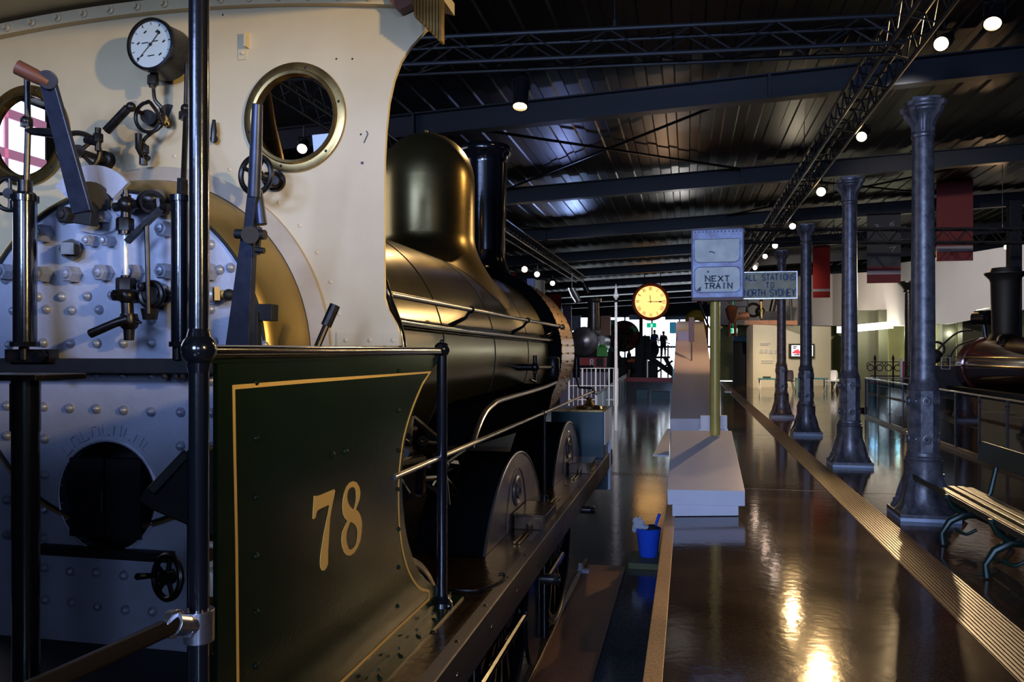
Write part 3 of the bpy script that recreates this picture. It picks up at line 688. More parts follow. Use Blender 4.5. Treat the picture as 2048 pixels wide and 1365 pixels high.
# clamp with the brown bar across the cab door
CL = V(PA.x, PA.y, CAMZ - (1245 - 702) / F * 1.84)
def f(b):
    b.cyl(CL + V(0, 0, -.036), CL + V(0, 0, .036), .034, n=20); q = PD(345, 1248, 1.74); b.cyl(CL, q, .022, .026, 16); b.cyl(q - V(.008, 0, 0), q + V(.01, 0, 0), .031, n=18)
    b.hexnut(CL + V(.0, -.034, .0), (.1, -1, 0), .016, .014)
clamp = B('rail_clamp', 'clampsteel', loco, f, bevel=.002)
B('door_bar', 'brownbar', clamp, lambda b: b.cyl(PD(362, 1244, 1.76), PD(30, 1396, 1.42), .0195, n=20)).__setitem__('label', 'brown varnished round bar held by the clamp')
# driver's side stand with flat disc top
sd = PD(52, 745, 2.15)
st_ = B('fireman_seat', 'iron', loco, lambda b: (b.box((sd.x - .16, sd.y - .08, sd.z - .020), (sd.x + .105, sd.y + .10, sd.z - .004))), bevel=.003)
def f(b):
    b.cyl((sd.x, sd.y, ZF), (sd.x, sd.y, sd.z - .02), .034, n=20); b.cyl((sd.x, sd.y, sd.z - .02), (sd.x, sd.y, sd.z - .16), .036, n=20)
B('seat_pedestal', 'black', st_, f)
B('pedestal_edge_strip', 'brass', st_, lambda b: (b.box((sd.x - .042, sd.y - .012, sd.z - .16), (sd.x - .034, sd.y + .012, sd.z - .03)), b.box((sd.x - .037, sd.y - .012, sd.z - .45), (sd.x - .030, sd.y + .012, sd.z - .16))))
# lower handwheel and iron box beside the backhead
def f(b):
    handwheel(b, PD(335, 1155, 2.35), (-.35, -1, .1), .062, .010, 5, .4, .022); b.tube([PD(306, 1152, 2.33), PD(275, 1154, 2.25)], [.008, .010], 10); b.tube([PD(335, 1155, 2.35), PD(360, 1150, 2.62)], .014)
B('damper_handwheel', 'iron', loco, f)
def f(b):
    pts = [PD(x, y, 2.55) for x, y in ((285, 985), (345, 925), (368, 908), (440, 900), (440, 1080), (300, 1020), (278, 1005))]
    b.plate([pts], (-.05, .25, 0)); b.bar(PD(300, 985, 2.5), PD(375, 905, 2.55), .02, .03); b.box(PD(372, 900, 2.5), PD(440, 1300, 2.62))
B('reverser_stand', 'blackmatt', loco, f, bevel=.006)
def f(b):
    b.torus(PD(418, 1110, 2.3), (.5, -1, 0), .03, .010, 20, 8); b.tube([PD(405, 1140, 2.3), PD(425, 1150, 2.3), PD(430, 1190, 2.3)], .02)
B('pipe_elbow', 'cream_trim', loco, f)

# --- boiler
RB = .81
def f(b):
    b.lathe((CX, 0, CZ), (0, 1, 0), [(YW + .03, RB), (8.12, RB)], 128)
boiler = B('boiler_barrel', 'boiler', loco, f)
for y in (3.55, 4.50, 5.76, 7.02):
    B('boiler_band', 'boiler', loco, lambda b: b.lathe((CX, 0, CZ), (0, 1, 0), [(y - .022, RB), (y - .020, RB + .004), (y + .020, RB + .004), (y + .022, RB)], 128))
    B('band_joint', 'blackmatt', loco, lambda b: b.torus((CX, y - .024, CZ), (0, 1, 0), RB + .0015, .0035, 128, 5))
YR = 8.15
def f(b):
    b.lathe((CX, 0, CZ), (0, 1, 0), [(YR - .02, RB), (YR - .02, .905), (YR + .05, .915), (YR + .11, .915), (YR + .12, .90), (YR + .20, .90), (YR + .2, .88)], 128)
    for k in range(80):
        a = 2 * PI * k / 80; c = V(CX + .862 * math.cos(a), YR - .02, CZ + .862 * math.sin(a)); b.rivet(c, (0, -1, 0), .011, .009, 8)
        c = V(CX + .915 * math.cos(a), YR + .08, CZ + .915 * math.sin(a)); b.rivet(c, (math.cos(a), 0, math.sin(a)), .010, .010, 8)
ring = B('smokebox_ring', 'blackpanel', loco, f)
def f(b):
    b.lathe((CX, 0, CZ), (0, 1, 0), [(YR + .15, .885), (9.42, .885), (9.47, .86), (9.47, .3), (9.55, .0001)], 96)
    for k in range(60):
        a = 2 * PI * k / 60
        for y in (YR + .30, 8.9, 9.36): b.rivet(V(CX + .885 * math.cos(a), y, CZ + .885 * math.sin(a)), (math.cos(a), 0, math.sin(a)), .012, .012, 8)
B('smokebox', 'copper', loco, f)
# dome with a saddle skirt
DY = 6.55; DR = .418
def f(b):
    n = 64; rings = []
    zc = CAMZ + 1.873
    top = 1.44
    for k in range(11):
        a = PI / 2 * (1 - k / 10); rings.append(('z', DR * math.cos(a), CAMZ + 1.44 + (1.873 - 1.44) * math.sin(a)))
    for z in (1.30, 1.12, .98): rings.append(('z', DR, CAMZ + z))
    for k in range(1, 13): rings.append(('s', k / 12, 0))
    vs = []; m = n
    for kind, a, z in rings:
        for k in range(n):
            ph = 2 * PI * k / n
            if kind == 'z': r = max(a, 1e-4); vs.append(V(CX + r * math.cos(ph), DY + r * math.sin(ph), z))
            else:
                e = 1 - math.sqrt(max(0, 1 - a * a)); r = DR + (.30) * (e * .75 + a * a * .25)
                x = r * math.cos(ph); zb = CZ + math.sqrt(RB ** 2 - x * x) + .004
                zz = zb + (CAMZ + .98 - zb) * (1 - a) ** 1.25
                vs.append(V(CX + x, DY + r * math.sin(ph), zz))
    fs = [(i * m + k, i * m + (k + 1) % m, (i + 1) * m + (k + 1) % m, (i + 1) * m + k) for i in range(len(rings) - 1) for k in range(m)]
    b.add(vs, fs)
dome = B('steam_dome', 'dome', loco, f, smooth=60)
B('dome_finial', 'brass', dome, lambda b: b.cyl((CX, DY, CAMZ + 1.87), (CX, DY, CAMZ + 1.90), .015, n=12))
# chimney
CY = 8.55
def f(b):
    n = 56; RBk = .885; R0 = .232
    prof = [(.90, R0), (1.1, R0 + .002), (1.6, R0 + .012), (2.05, R0 + .024), (2.14, R0 + .034), (2.16, R0 + .062), (2.20, R0 + .074), (2.25, R0 + .062), (2.26, R0 + .03), (2.2, R0 - .01), (1.5, R0 - .02)]
    vs = []
    for k in range(13):
        a = 1 - k / 12
        for j in range(n):
            ph = 2 * PI * j / n; r = R0 + .17 * (1 - math.sqrt(max(0, 1 - a * a)))
            x = r * math.cos(ph); zb = CZ + math.sqrt(RBk ** 2 - x * x); zz = zb + (CAMZ + 1.12 - zb) * (1 - a) ** 1.2
            vs.append(V(CX + x, CY + r * math.sin(ph), zz))
    m0 = len(vs)
    for z, r in prof[1:]:
        for j in range(n):
            ph = 2 * PI * j / n; vs.append(V(CX + r * math.cos(ph), CY + r * math.sin(ph), CAMZ + z))
    rows = len(vs) // n
    b.add(vs, [(i * n + j, i * n + (j + 1) % n, (i + 1) * n + (j + 1) % n, (i + 1) * n + j) for i in range(rows - 1) for j in range(n)])
B('chimney', 'black', loco, f, smooth=60)
# rails along the boiler
XH = -1.27; ZH = CAMZ + .247
hr = B('boiler_handrail', 'rod', loco, lambda b: (b.cyl((XH, 3.28, ZH), (XH, 8.18, ZH), .0145, n=16), b.sphere((XH, 8.2, ZH), .03)))
for y in (4.62, 6.35, 7.95):
    B('handrail_stanchion', 'black', hr, lambda b: (b.sphere((XH, y, ZH), .024, 12), b.tube([V(XH, y, ZH), V(XH - .03, y - .02, ZH - .05), V(XH - .11, y - .08, ZH - .10)], [.013, .011, .016], 10)))
B('boiler_pipe', 'black', loco, lambda b: b.tube([V(-1.385, 3.0, CAMZ + .16), V(-1.375, 3.9, CAMZ + .135), V(-1.37, 5.5, CAMZ + .12), V(-1.37, 8.1, CAMZ + .105)], .024, 12, smooth=3))
B('cab_corner_pipe', 'black', loco, lambda b: b.tube([PD(768, 560, 3.25), PD(779, 600, 3.25), PD(797, 650, 3.3), PD(806, 700, 3.3), PD(808, 760, 3.3)], .017, 12, smooth=4))
# side plate below boiler with bead
XP = -1.16
sp = [(1108, 768), (1080, 778), (1000, 802), (984, 811), (972, 824), (955, 858), (944, 893), (1086, 850), (1100, 812)]
def f(b): b.plate([[PX(x, y, XP) for x, y in sp]], (-.28, 0, 0))
B('sandbox_panel', 'blackpanel', loco, f)
B('panel_bead', 'rod', loco, lambda b: b.tube([PX(x, y, XP) for x, y in ((1112, 765), (1080, 778), (1005, 800), (985, 811), (970, 826), (955, 858), (943, 897))], .016, 10, smooth=4)).__setitem__('label', 'bright curved bead on the black side panel')
B('side_rod', 'rod', loco, lambda b: (b.cyl((XS, y_end - .6, CAMZ - .487), (XS, 9.5, CAMZ - .487), .0125, n=12), b.sphere((XS, 9.52, CAMZ - .487), .03), b.sphere((XS, 6.12, CAMZ - .487), .022))).__setitem__('label', 'long thin brassy handrail above the splashers')
def f(b):
    p = PX(1084, 990, -1.12); b.cyl((XS, p.y, ZF), (XS, p.y, CAMZ - .487), .011, n=12); b.cyl((XS, p.y, ZF), (XS, p.y, ZF + .03), .03, n=12)
B('rod_stanchion', 'iron', loco, f)
# clack valve / lubricator on ring side
def f(b):
    p = PX(1106, 735, -1.22); b.lathe(p - V(0, 0, .10), (0, 0, 1), [(0, .02), (.01, .055), (.03, .062), (.18, .062), (.19, .055), (.2, .02)], 20)
    q = PX(1070, 735, -1.25); b.cyl(q, p, .018); b.sphere(q, .04); b.cyl(q, V(-1.45, q.y, q.z), .03); b.cyl(q + V(0, 0, -.06), q + V(0, 0, .10), .018)
    b.tube([q - V(0, 0, .05), q - V(-.02, .1, .12), q - V(0, .2, .10)], .012)
B('clack_valve', 'iron', loco, f)
def f(b):
    p = PD(1153, 735, 9.9); b.cyl(p - V(0, 0, .13), p + V(0, 0, .11), .045, n=16); b.cyl(p + V(-.25, 0, 0), p + V(.22, 0, 0.01), .018, n=10); b.tube([p - V(0, 0, .12), p - V(-.03, 0, .25), p - V(-.2, 0, .26)], .016)
B('smokebox_fitting', 'iron', loco, f)

# --- footplate, valance, splashers, wheels
YF0, YF1 = .75, 9.45; XV = -.87
B('footplate_deck', 'footplate', loco, lambda b: b.box((2 * CX - XV, YF0, ZF - .02), (XV, YF1, ZF)), bevel=.003)
def f(b):
    b.box((XV - .012, YF0, ZF - .165), (XV + .004, YF1, ZF + .004)); b.box((XV - .06, YF0, ZF), (XV, YF1, ZF + .006))
B('valance', 'valance', loco, f, bevel=.002)
for px, py in ((1166, 1020), (1087, 1158)):
    p = PX(px, py, XV + .01); B('valance_knob', 'iron', loco, lambda b: (b.cyl(p - V(.02, 0, 0), p + V(.075, 0, 0), .032, n=16), b.hexnut(p + V(.07, 0, 0), (1, 0, 0), .036, .03)))
def f(b):
    for k in range(15):
        y = 2.6 + .46 * k; b.rivet((XV - .03, y, ZF + .006), (0, 0, 1), .010, .008)
        if k % 2: b.rivet((XV - .16, y + .1, ZF), (0, 0, 1), .011, .009)
    for k in range(12): b.rivet((XV + .004, 2.4 + .55 * k, ZF - .08), (1, 0, 0), .009, .007)
B('footplate_rivets', 'footplate', loco, f)
def splasher(yc, label=None):
    R = 1.04; zc = ZF + .48 - R; XF = -1.13; half = .875; a0 = math.acos(half / R)
    arcp = [V(XF, yc - R * math.cos(a), zc + R * math.sin(a)) for a in [a0 + (PI - 2 * a0) * k / 32 for k in range(33)]]
    top_ = B('splasher', 'blackpanel', loco, lambda b: b.plate([arcp], (-.42, 0, 0)))
    def g(b):
        inn = [V(XF, yc - (R - .035) * math.cos(a), zc + (R - .035) * math.sin(a)) for a in [a0 + .05 + (PI - 2 * a0 - .1) * k / 32 for k in range(33)]]
        b.plate([arcp], (.008, 0, 0)); b.tube([p + V(.006, 0, 0) for p in arcp], .010, 8)
    B('splasher_face', 'face', top_, g)
    def g(b):
        b.tube([V(XF + .009, yc - .30 * math.cos(a) + .0, ZF + .02 + .36 * math.sin(a)) for a in [PI * k / 24 for k in range(25)]], .006, 6)
        c = V(XF + .01, yc - .02, ZF + .235); b.lathe(c, (1, 0, 0), [(0, .105), (.010, .10), (.016, .085), (.012, .078), (.012, .0001)], 28)
        b.torus(c + V(.014, 0, 0), (1, 0, 0), .045, .010, 20, 6); b.tube([c + V(.016, -.03, -.02), c + V(.02, 0, .03), c + V(.018, .03, -.01)], .009, 8, smooth=3)
    B('splasher_crest', 'face', top_, g)
splasher(5.24); splasher(7.60)
def f(b):   # rectangular raised plate over coupling rod openings
    for yy in (5.35, 7.8):
        b.tube([V(-1.02, yy - .65, ZF + .012), V(-1.02, yy - .28, ZF + .012), V(-1.02, yy - .16, ZF + .085), V(-1.02, yy + .02, ZF + .085), V(-1.02, yy + .10, ZF + .012), V(-1.02, yy + .9, ZF + .012)], .008, 8)
        b.tube([V(-.99, yy - .65, ZF + .010), V(-.99, yy - .28, ZF + .010), V(-.99, yy - .16, ZF + .078), V(-.99, yy + .02, ZF + .078), V(-.99, yy + .10, ZF + .010), V(-.99, yy + .9, ZF + .010)], .006, 8)
B('oil_pipe', 'brass', loco, f)
for yy in (5.30, 7.75): B('oil_box', 'footplate', loco, lambda b: (b.box((-1.11, yy - .2, ZF), (-.90, yy + .22, ZF + .10)), b.box((-1.115, yy - .22, ZF + .09), (-.895, yy + .24, ZF + .105))), bevel=.004)
B('footplate_hook', 'iron', loco, lambda b: (b.tube([PZ(900, 1180, ZF + .012), PZ(950, 1182, ZF + .012), PZ(985, 1172, ZF + .012), PZ(1008, 1160, ZF + .012), PZ(1008, 1150, ZF + .02), PZ(998, 1150, ZF + .02)], .009, 8, smooth=4)))
B('brass_bulb', 'brassbright', loco, lambda b: b.lathe(PX(1122, 868, -1.2), (.3, -1, .1), [(0, .085), (.04, .08), (.08, .055), (.1, .0001)], 24))  # small rounded brass piece by the second splasher
def f(b):
    for i in range(26):
        c = V(-1.32 - random.random() * .25, 3.2 + random.random() * 1.2, ZF + .35 + random.random() * .45); b.tube([c, c + V(random.uniform(-.1, .1), random.uniform(.1, .35), random.uniform(-.1, .1)), c + V(random.uniform(-.1, .1), random.uniform(.2, .5), random.uniform(-.2, .05))], random.choice((.012, .018, .03)), 8)
        if i % 4 == 0: b.sphere(c, .05, 12)
B('firebox_pipework', 'iron', loco, f).__setitem__('label', 'tangle of dark pipes beside the firebox')
def wheel(yc, R=.84):
    xo = -1.20; zc = ZR + .05 + R; w = B('driving_wheel', 'black', loco, lambda b: b.lathe((xo, yc, zc), (-1, 0, 0), [(0, R - .09), (0, R - .005), (.006, R), (.11, R), (.12, R + .03), (.14, R + .03), (.14, R - .09), (0, R - .09)], 64, cap=False))
    for k in range(16):
        a = 2 * PI * k / 16; B('wheel_spoke', 'black', w, lambda b: b.bar(V(xo - .04, yc + .10 * math.cos(a), zc + .10 * math.sin(a)), V(xo - .05, yc + (R - .07) * math.cos(a), zc + (R - .07) * math.sin(a)), .05, .04, (1, 0, 0), w1=.034))
    B('wheel_hub', 'black', w, lambda b: (b.cyl((xo + .03, yc, zc), (xo - .15, yc, zc), .15, n=28), b.cyl((xo + .06, yc, zc), (xo, yc, zc), .07, n=20)))
    B('wheel_tyre', 'valance', w, lambda b: b.torus((xo + .001, yc, zc), (1, 0, 0), R - .04, .010, 64, 6))
wheel(5.24); wheel(7.45); wheel(3.1)
def f(b):
    b.box((-1.50, YF0, ZR + .3), (-1.46, YF1, ZF - .02)); b.cyl((-1.17, 4.0, ZR + .66), (-1.17, 7.5, ZR + .66), .03, n=10)
    for yy in (6.35, 4.2): b.box((-1.3, yy - .12, ZR + .28), (-1.16, yy + .12, ZF - .1)); b.cyl((-1.12, yy - .05, ZR + .3), (-1.12, yy - .05, ZF - .02), .035, n=12)
    b.plate([[V(-1.14, 6.0 + .30 * math.cos(a), ZR + .62 + .42 * math.sin(a)) for a in [2 * PI * k / 24 for k in range(24)]]], (-.03, 0, 0))
B('engine_frame', 'black', loco, f)
def f(b):
    b.box((-1.46, 8.62, ZF), (-.885, 9.35, CAMZ - .665))
bx = B('front_sandbox', 'teal', loco, f, bevel=.006); bx['label'] = 'teal box at the front end of the footplate'
B('sandbox_lid', 'brass', bx, lambda b: (b.box((-1.30, 8.66, CAMZ - .665), (-.90, 9.3, CAMZ - .648)), b.lathe((-1.08, 8.95, CAMZ - .65), (0, 0, 1), [(0, .15), (.03, .14), (.04, .06), (.09, .03), (.12, .04), (.13, .0001)], 20)))
B('end_plate', 'pale', loco, lambda b: (b.box((-.882, 8.62, CAMZ - 1.02), (-.868, 9.36, CAMZ - .66)), b.box((-.886, 9.1, CAMZ - 1.58), (-.860, 9.16, CAMZ - .66))))
B('front_step', 'teal', loco, lambda b: b.box((-1.3, 9.05, CAMZ - 1.58), (-.89, 9.2, ZF - .02)))
def f(b):
    b.box((2 * CX - XV + .05, .85, ZF), (XS - .02, YB, ZF + .012))
B('cab_floor', 'blackmatt', loco, f)

def f(b):
    b.box((-3.35, -3.2, ZR + .9), (-1.16, .62, 2.08)); b.box((-3.30, .62, ZR + .9), (-1.2, .66, ZF))
    b.box((-3.35, -3.2, 2.07), (-1.14, .64, 2.11))
B('tender_shade_block', 'green', loco, f, bevel=.01)  # unseen tender, added and sized to shade the lower backhead

B('safety_valve_cover', 'brassbright', loco, lambda b: b.lathe((CX, 3.78, CZ + .80), (0, 0, 1), [(-.06, .34), (.0, .27), (.05, .215), (.12, .178), (.22, .145), (.42, .098), (.60, .070), (.62, .085), (.66, .085), (.67, .04)], 36))
# =====================================================================  the hall
def S(name, m, fn, **k):
    b = MB(); fn(b); return b.build(name, m, None, kind='structure', **k)
S('floor', 'lower', lambda b: b.box((-22, -9, ZR - .1), (26, 64, ZR)))
XPL = -.212
def f(b):
    b.box((-.118, -6, -.12), (4.3, 24, 0)); b.box((-.118, 24, -.12), (9.5, 43, 0))
S('floor_platform', 'platform', f)
def f(b): b.box((-.118, -6, ZR), (4.25, 24, -.12)); b.box((-.118, 24, ZR), (9.45, 43, -.12))
S('wall_platform_base', 'wallblack', f)
S('trim_coping', 'coping', lambda b: b.box((XPL, -6, -.14), (-.118, 43, .004)), bevel=.004)
def f(b):
    x0, x1 = 1.56, 1.86; n = 12
    b.box((x0, -6, -.02), (x1, 43, .004))
    for k in range(n):
        x = x0 + .012 + (x1 - x0 - .024) * k / (n - 1); b.box((x - .006, -6, .003), (x + .006, 43, .010))
S('trim_tactile', 'tactile', f)
def f(b):
    for k in range(40):
        b.box((-.10 + 0, 0, -.001), (4.2, 0, 0)) if False else None
    for y in (3.45, 9.6, 15.8, 22.0, 28.0, 34.0): b.box((-.11, y - .006, 0), (1.555, y + .006, .0012)); b.box((1.87, y - .006, 0), (4.2, y + .006, .0012))
S('trim_floor_joint', 'iron', f)
S('trim_light_pool', 'warm_pool', lambda b: (b.box((-1.19, .5, ZR), (-.72, 9.55, ZR + .03))), bevel=.003)  # pool of warm light on the floor, built as a brown strip
S('trim_rail', 'rod', lambda b: b.box((-1.235, -4, ZR), (-1.19, 9.7, ZR + .06)), bevel=.004)
def f(b):
    for k in range(60):
        x = -2.4 + k * .036; b.box((x, 16.75, ZR), (x + .016, 17.1, ZR + .006))
S('trim_drain_grating', 'iron', f)
b_ = MB(); p = PZ(1168, 1146, ZR + .03)
b_.box((p.x - .07, p.y - .03, ZR + .03), (p.x + .06, p.y + .05, ZR + .07)); b_.cyl((p.x - .04, p.y, ZR + .07), (p.x - .04, p.y, ZR + .13), .025); tag(b_.build('rail_stop', 'pale'), 'small pale metal block at the end of the brown painted light pool strip', 'stop block')

# --- roof deck: ribbed sheets, sloping up a little to the right
def rz(x): return CAMZ + 3.97 + .042 * x
def f(b):
    x = -21.5; prof = []
    while x < 25.5:
        prof += [(x, 0), (x + .20, 0), (x + .225, .020), (x + .37, .020)]; x += .395
    n = len(prof); vs = []
    for y in (-8.5, 63.5):
        for px, dz in prof: vs.append(V(px, y, rz(px) + dz))
    b.add(vs, [(i, i + 1, n + i + 1, n + i) for i in range(n - 1)])
    n0 = len(b.v); b.add([(-21.6, -8.6, rz(-21.6) + .07), (25.6, -8.6, rz(25.6) + .07), (25.6, 63.6, rz(25.6) + .07), (-21.6, 63.6, rz(-21.6) + .07)], [(0, 1, 2, 3)])
S('ceiling', 'ceil', f, smooth=0)
def zb(x): return CAMZ + 3.53 + .042 * x
for k in range(-1, 9):
    y = 11.9 + 5.95 * k
    def f(b):
        for x0, x1 in ((-21, -4.2), (-4.17, 1.12), (1.15, 7.5), (7.53, 25)):
            for (d0, d1, w) in ((0, .02, .11), (.02, .34, .008), (.34, .36, .11)):
                vs = [V(x, y + sy * w, zb(x) + d) for x in (x0, x1) for sy in (-1, 1) for d in (d0, d1)]
                b.add(vs, [(0, 1, 3, 2), (4, 6, 7, 5), (0, 4, 5, 1), (2, 3, 7, 6), (0, 2, 6, 4), (1, 5, 7, 3)])
        for x in (-4.185, 1.135, 7.515): b.box((x - .02, y - .11, zb(x)), (x + .02, y + .11, zb(x) + .36))
    o = S('trim_roof_beam', 'beam', f, smooth=0)
def f(b):
    for x0, y0, x1, y1 in ((-4, 12.2, 1.1, 17.6), (1.1, 12.2, -4, 17.6), (1.1, 18.1, 7.4, 23.6), (7.4, 18.1, 1.1, 23.6), (-9, 18.1, -4, 23.6)):
        b.cyl((x0, y0, zb(x0) + .30), (x1, y1, zb(x1) + .30), .025, n=8)
S('trim_roof_bracing', 'beam', f)

# --- hall walls
S('wall_left', 'wallblack', lambda b: (b.box((-9.4, 9.95, ZR), (-9.2, 63, 5.14)), b.box((-9.4, -9, ZR), (-9.2, 4, 5.14)), b.box((-9.4, 4, ZR), (-9.2, 9.95, 2.6))), smooth=0)
S('wall_back', 'wallblack', lambda b: (b.box((-21, 63, ZR), (-9, 63.2, 5.6)), b.box((3.5, 63, ZR), (25, 63.2, 6.2)), b.box((-9, 63, 4.35), (3.5, 63.2, 5.8))), smooth=0)
S('wall_right', 'wallblack', lambda b: b.box((22, -8, ZR), (22.2, 63, 6.4)), smooth=0)

# glazing seen through the left cab window
win = S('window_1', 'daylight2', lambda b: b.box((-9.26, 4, 2.6), (-9.22, 9.95, 5.14)))
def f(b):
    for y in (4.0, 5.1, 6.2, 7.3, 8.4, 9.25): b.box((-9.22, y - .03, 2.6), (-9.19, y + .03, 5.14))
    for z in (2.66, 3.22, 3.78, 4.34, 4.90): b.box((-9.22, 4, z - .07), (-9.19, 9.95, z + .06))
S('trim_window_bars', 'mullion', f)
# bright glazing at the far end
S('window_2', 'daylight', lambda b: b.box((-9, 63.02, ZR + .1), (3.5, 63.06, 4.35)))
def f(b):
    for x in (-9, -6.9, -4.8, -2.7, -.6, 1.5, 3.4): b.box((x - .06, 62.9, ZR), (x + .06, 63.0, 4.35))
    for z in (1.9, 4.3): b.box((-9, 62.9, z - .08), (3.5, 63.0, z + .08))
S('trim_far_window_frame', 'truss', f)

# --- trusses
def truss(b, p0, p1, w=.30, h=.28, r=.022, bay=.45, rb=.010, sag=None):
    p0 = Vector(p0); p1 = Vector(p1); d = (p1 - p0).normalized(); sd = d.cross(V(0, 0, 1)).normalized() * w / 2; up = V(0, 0, h)
    C = [(-sd, V(0, 0, 0)), (sd, V(0, 0, 0)), (-sd, up), (sd, up)]
    for a, c in C: b.cyl(p0 + a + c, p1 + a + c, r, n=8)
    L = (p1 - p0).length; n = int(L / bay)
    for k in range(n):
        a = p0 + d * (L * k / n); c = p0 + d * (L * (k + 1) / n); m = (a + c) / 2
        for s in (-1, 1): b.cyl(a + sd * s, m + sd * s + up, rb, n=5); b.cyl(m + sd * s + up, c + sd * s, rb, n=5)
        b.cyl(a - sd, m + sd, rb, n=5) if k % 2 else b.cyl(a + sd, m - sd, rb, n=5)
        b.cyl(a - sd + up, m + sd + up, rb, n=5)
TZ = CAMZ + 2.9
def truss_thing(label, p0, p1, hang, **k):
    p0 = Vector(p0); p1 = Vector(p1); t = thing('lighting_truss', (p0 + p1) / 2, label, 'lighting truss', 'lighting trusses under the roof')
    def f(b): truss(b, p0, p1, **k)
    B('truss_frame', 'truss', t, f)
    for q in hang:
        c = p0 + (p1 - p0) * q; B('hanger_cable', 'truss', t, lambda b: (b.cyl(c + V(0, 0, .28), V(c.x, c.y, rz(c.x) + .03), .007, n=6), b.cyl(c + V(0, 0, .27), c + V(0, 0, .40), .02, n=8), b.bar(c + V(-.12, 0, .29), c + V(.12, 0, .29), .02, .02)))
    return t
truss_thing('long lighting truss running away above the row of iron columns', (2.02, 5.2, TZ), (2.02, 44, TZ), (.05, .25, .5, .75))
truss_thing('lighting truss crossing overhead from the cab roof to the upper right', PD(380, 158, 8.35) + V(0, 0, 0), PD(1800, 96, 7.62), (.3, .62, .99), bay=.78, h=.26, w=.28)
truss_thing('lighting truss running away behind the dome and chimney, seen also through the cab window', (-4.45, 4.5, TZ), (-4.45, 33.5, TZ), (.1, .5, .9))
truss_thing('dark lighting truss crossing in front of the banners at the right', PD(1480, 485, 19.0), PD(2150, 486, 17.2), (.3, .8), h=.30)

# --- spotlights: housing, yoke, lens, and the lamp itself
def spot(px, py, d, aim, label, r=.075, L=.30, power=90, col=(1, .64, .28), size=70, lens='lens', bare=False, blend=.6, tilt=None):
    p = PD(px, py, d); a = Vector(aim) - p; a.normalize()
    t = thing('spotlight', p, label, 'spotlight', 'spotlights on the trusses')
    vis = tilt or a
    q = Vector(vis).normalized()
    B('lamp_housing', 'lampbody', t, lambda b: b.lathe(p - q * L, q, [(0, r * .55), (.03, r * .9), (L * .3, r), (L * .8, r), (L, r * 1.08), (L, r * .93), (L * .93, r * .9)], 20, cap=False).lathe(p - q * L, -q, [(0, r * .6), (.02, .001)], 20))
    B('lamp_lens', lens, t, lambda b: b.lathe(p - q * L * .06, q, [(0, r * .9), (.012, r * .6), (.018, .0001)], 20))
    B('lamp_yoke', 'lampbody', t, lambda b: (b.tube([p - q * L * .5 + V(-r * 1.15, 0, 0), p - q * L * .5 + V(-r * 1.15, 0, r * 1.6), p - q * L * .5 + V(r * 1.15, 0, r * 1.6), p - q * L * .5 + V(r * 1.15, 0, 0)], .010, 6), b.cyl(p - q * L * .5 + V(0, 0, r * 1.6), p - q * L * .5 + V(0, 0, r * 1.6 + .12), .014, n=8)))
    if power:
        ld = bpy.data.lights.new('spot lamp', 'SPOT'); ld.energy = power; ld.color = col; ld.spot_size = math.radians(size); ld.spot_blend = blend; ld.shadow_soft_size = .05
        lo = bpy.data.objects.new('lamp_beam', ld); COL.objects.link(lo); lo.location = p + q * .04 - Vector(t.location); lo.parent = t
        lo.rotation_euler = a.to_track_quat('-Z', 'Y').to_euler()
    return t
spot(1040, 214, 8.2, (-2.3, 3.9, 2.6), 'black cylindrical spotlight hanging below the crossing truss above the dome', r=.078, L=.40, power=120, tilt=(.0, -.35, -1))
spot(1882, 88, 8.2, (-1.1, 2.9, .9), 'lit spotlight at the upper right, lower of the pair beside the truss end', r=.075, power=110, size=34, tilt=(-.45, -.8, -.45))
spot(1985, 48, 8.0, (-3.0, 3.2, 2.6), 'lit spotlight highest at the right edge of the hall', r=.085, power=170, size=60, blend=1, tilt=(-.3, -.55, -.8))
spot(1723, 274, 10.6, (1.4, 6.5, 0), 'lit spotlight hung halfway down the long truss beside the nearest column', r=.07, power=200, size=46, tilt=(-.35, -.8, -.45))
spot(1642, 384, 14.4, (.2, 6.8, 0), 'brightest glaring spotlight on the long truss by the second column capital', r=.085, power=650, size=44, tilt=(-.25, -1, -.3))
spot(1585, 453, 18.4, (1.0, 16, 0), 'pinkish lit spotlight beyond the glaring one, near the third capital', r=.075, power=160, size=90, lens='lens2', tilt=(-.2, -1, -.35))
spot(1550, 492, 22, (.5, 22, 0), 'lit spotlight beside the fourth column capital', r=.08, power=160, size=90, lens='lens2', tilt=(-.2, -1, -.35))
spot(1530, 513, 25.5, (4.0, 33, 1), 'small lit spotlight upper of the last two above the sign board', r=.08, power=220, size=90, lens='lens2', tilt=(-.2, -1, -.35))
spot(1510, 536, 29, (3, 36, 1.2), 'small lit spotlight directly above the destination board', r=.08, power=320, size=90, lens='lens2', tilt=(-.2, -1, -.35))
spot(2013, 495, 23, (8, 20, 1), 'orange lit spotlight in front of the white curved wall at far right', r=.075, power=300, size=100, col=(1, .6, .3), tilt=(-.35, -.9, -.3))
spot(1835, 515, 21, (7.0, 18.5, 1.2), 'tiny lit spotlight showing beside the shaft of the nearest column', r=.07, power=200, size=90, lens='lens2', tilt=(-.2, -1, -.4))
spot(1839, 420, 13.6, (1.5, 4.3, 0), 'lit spotlight hidden behind the nearest column shaft', r=.06, power=1500, size=26, blend=.9, col=(1, .70, .36), tilt=(-.1, -1, -.6))
spot(1049, 539, 22, (-3.6, 26, 1), 'leftmost of three small round lights beyond the chimney', r=.085, power=150, size=110, lens='lens2', tilt=(.1, -1, -.2))
spot(1074, 549, 24, (-3.6, 29, 1), 'middle of three small round lights beyond the chimney', r=.085, power=150, size=110, lens='lens2', tilt=(.1, -1, -.2))
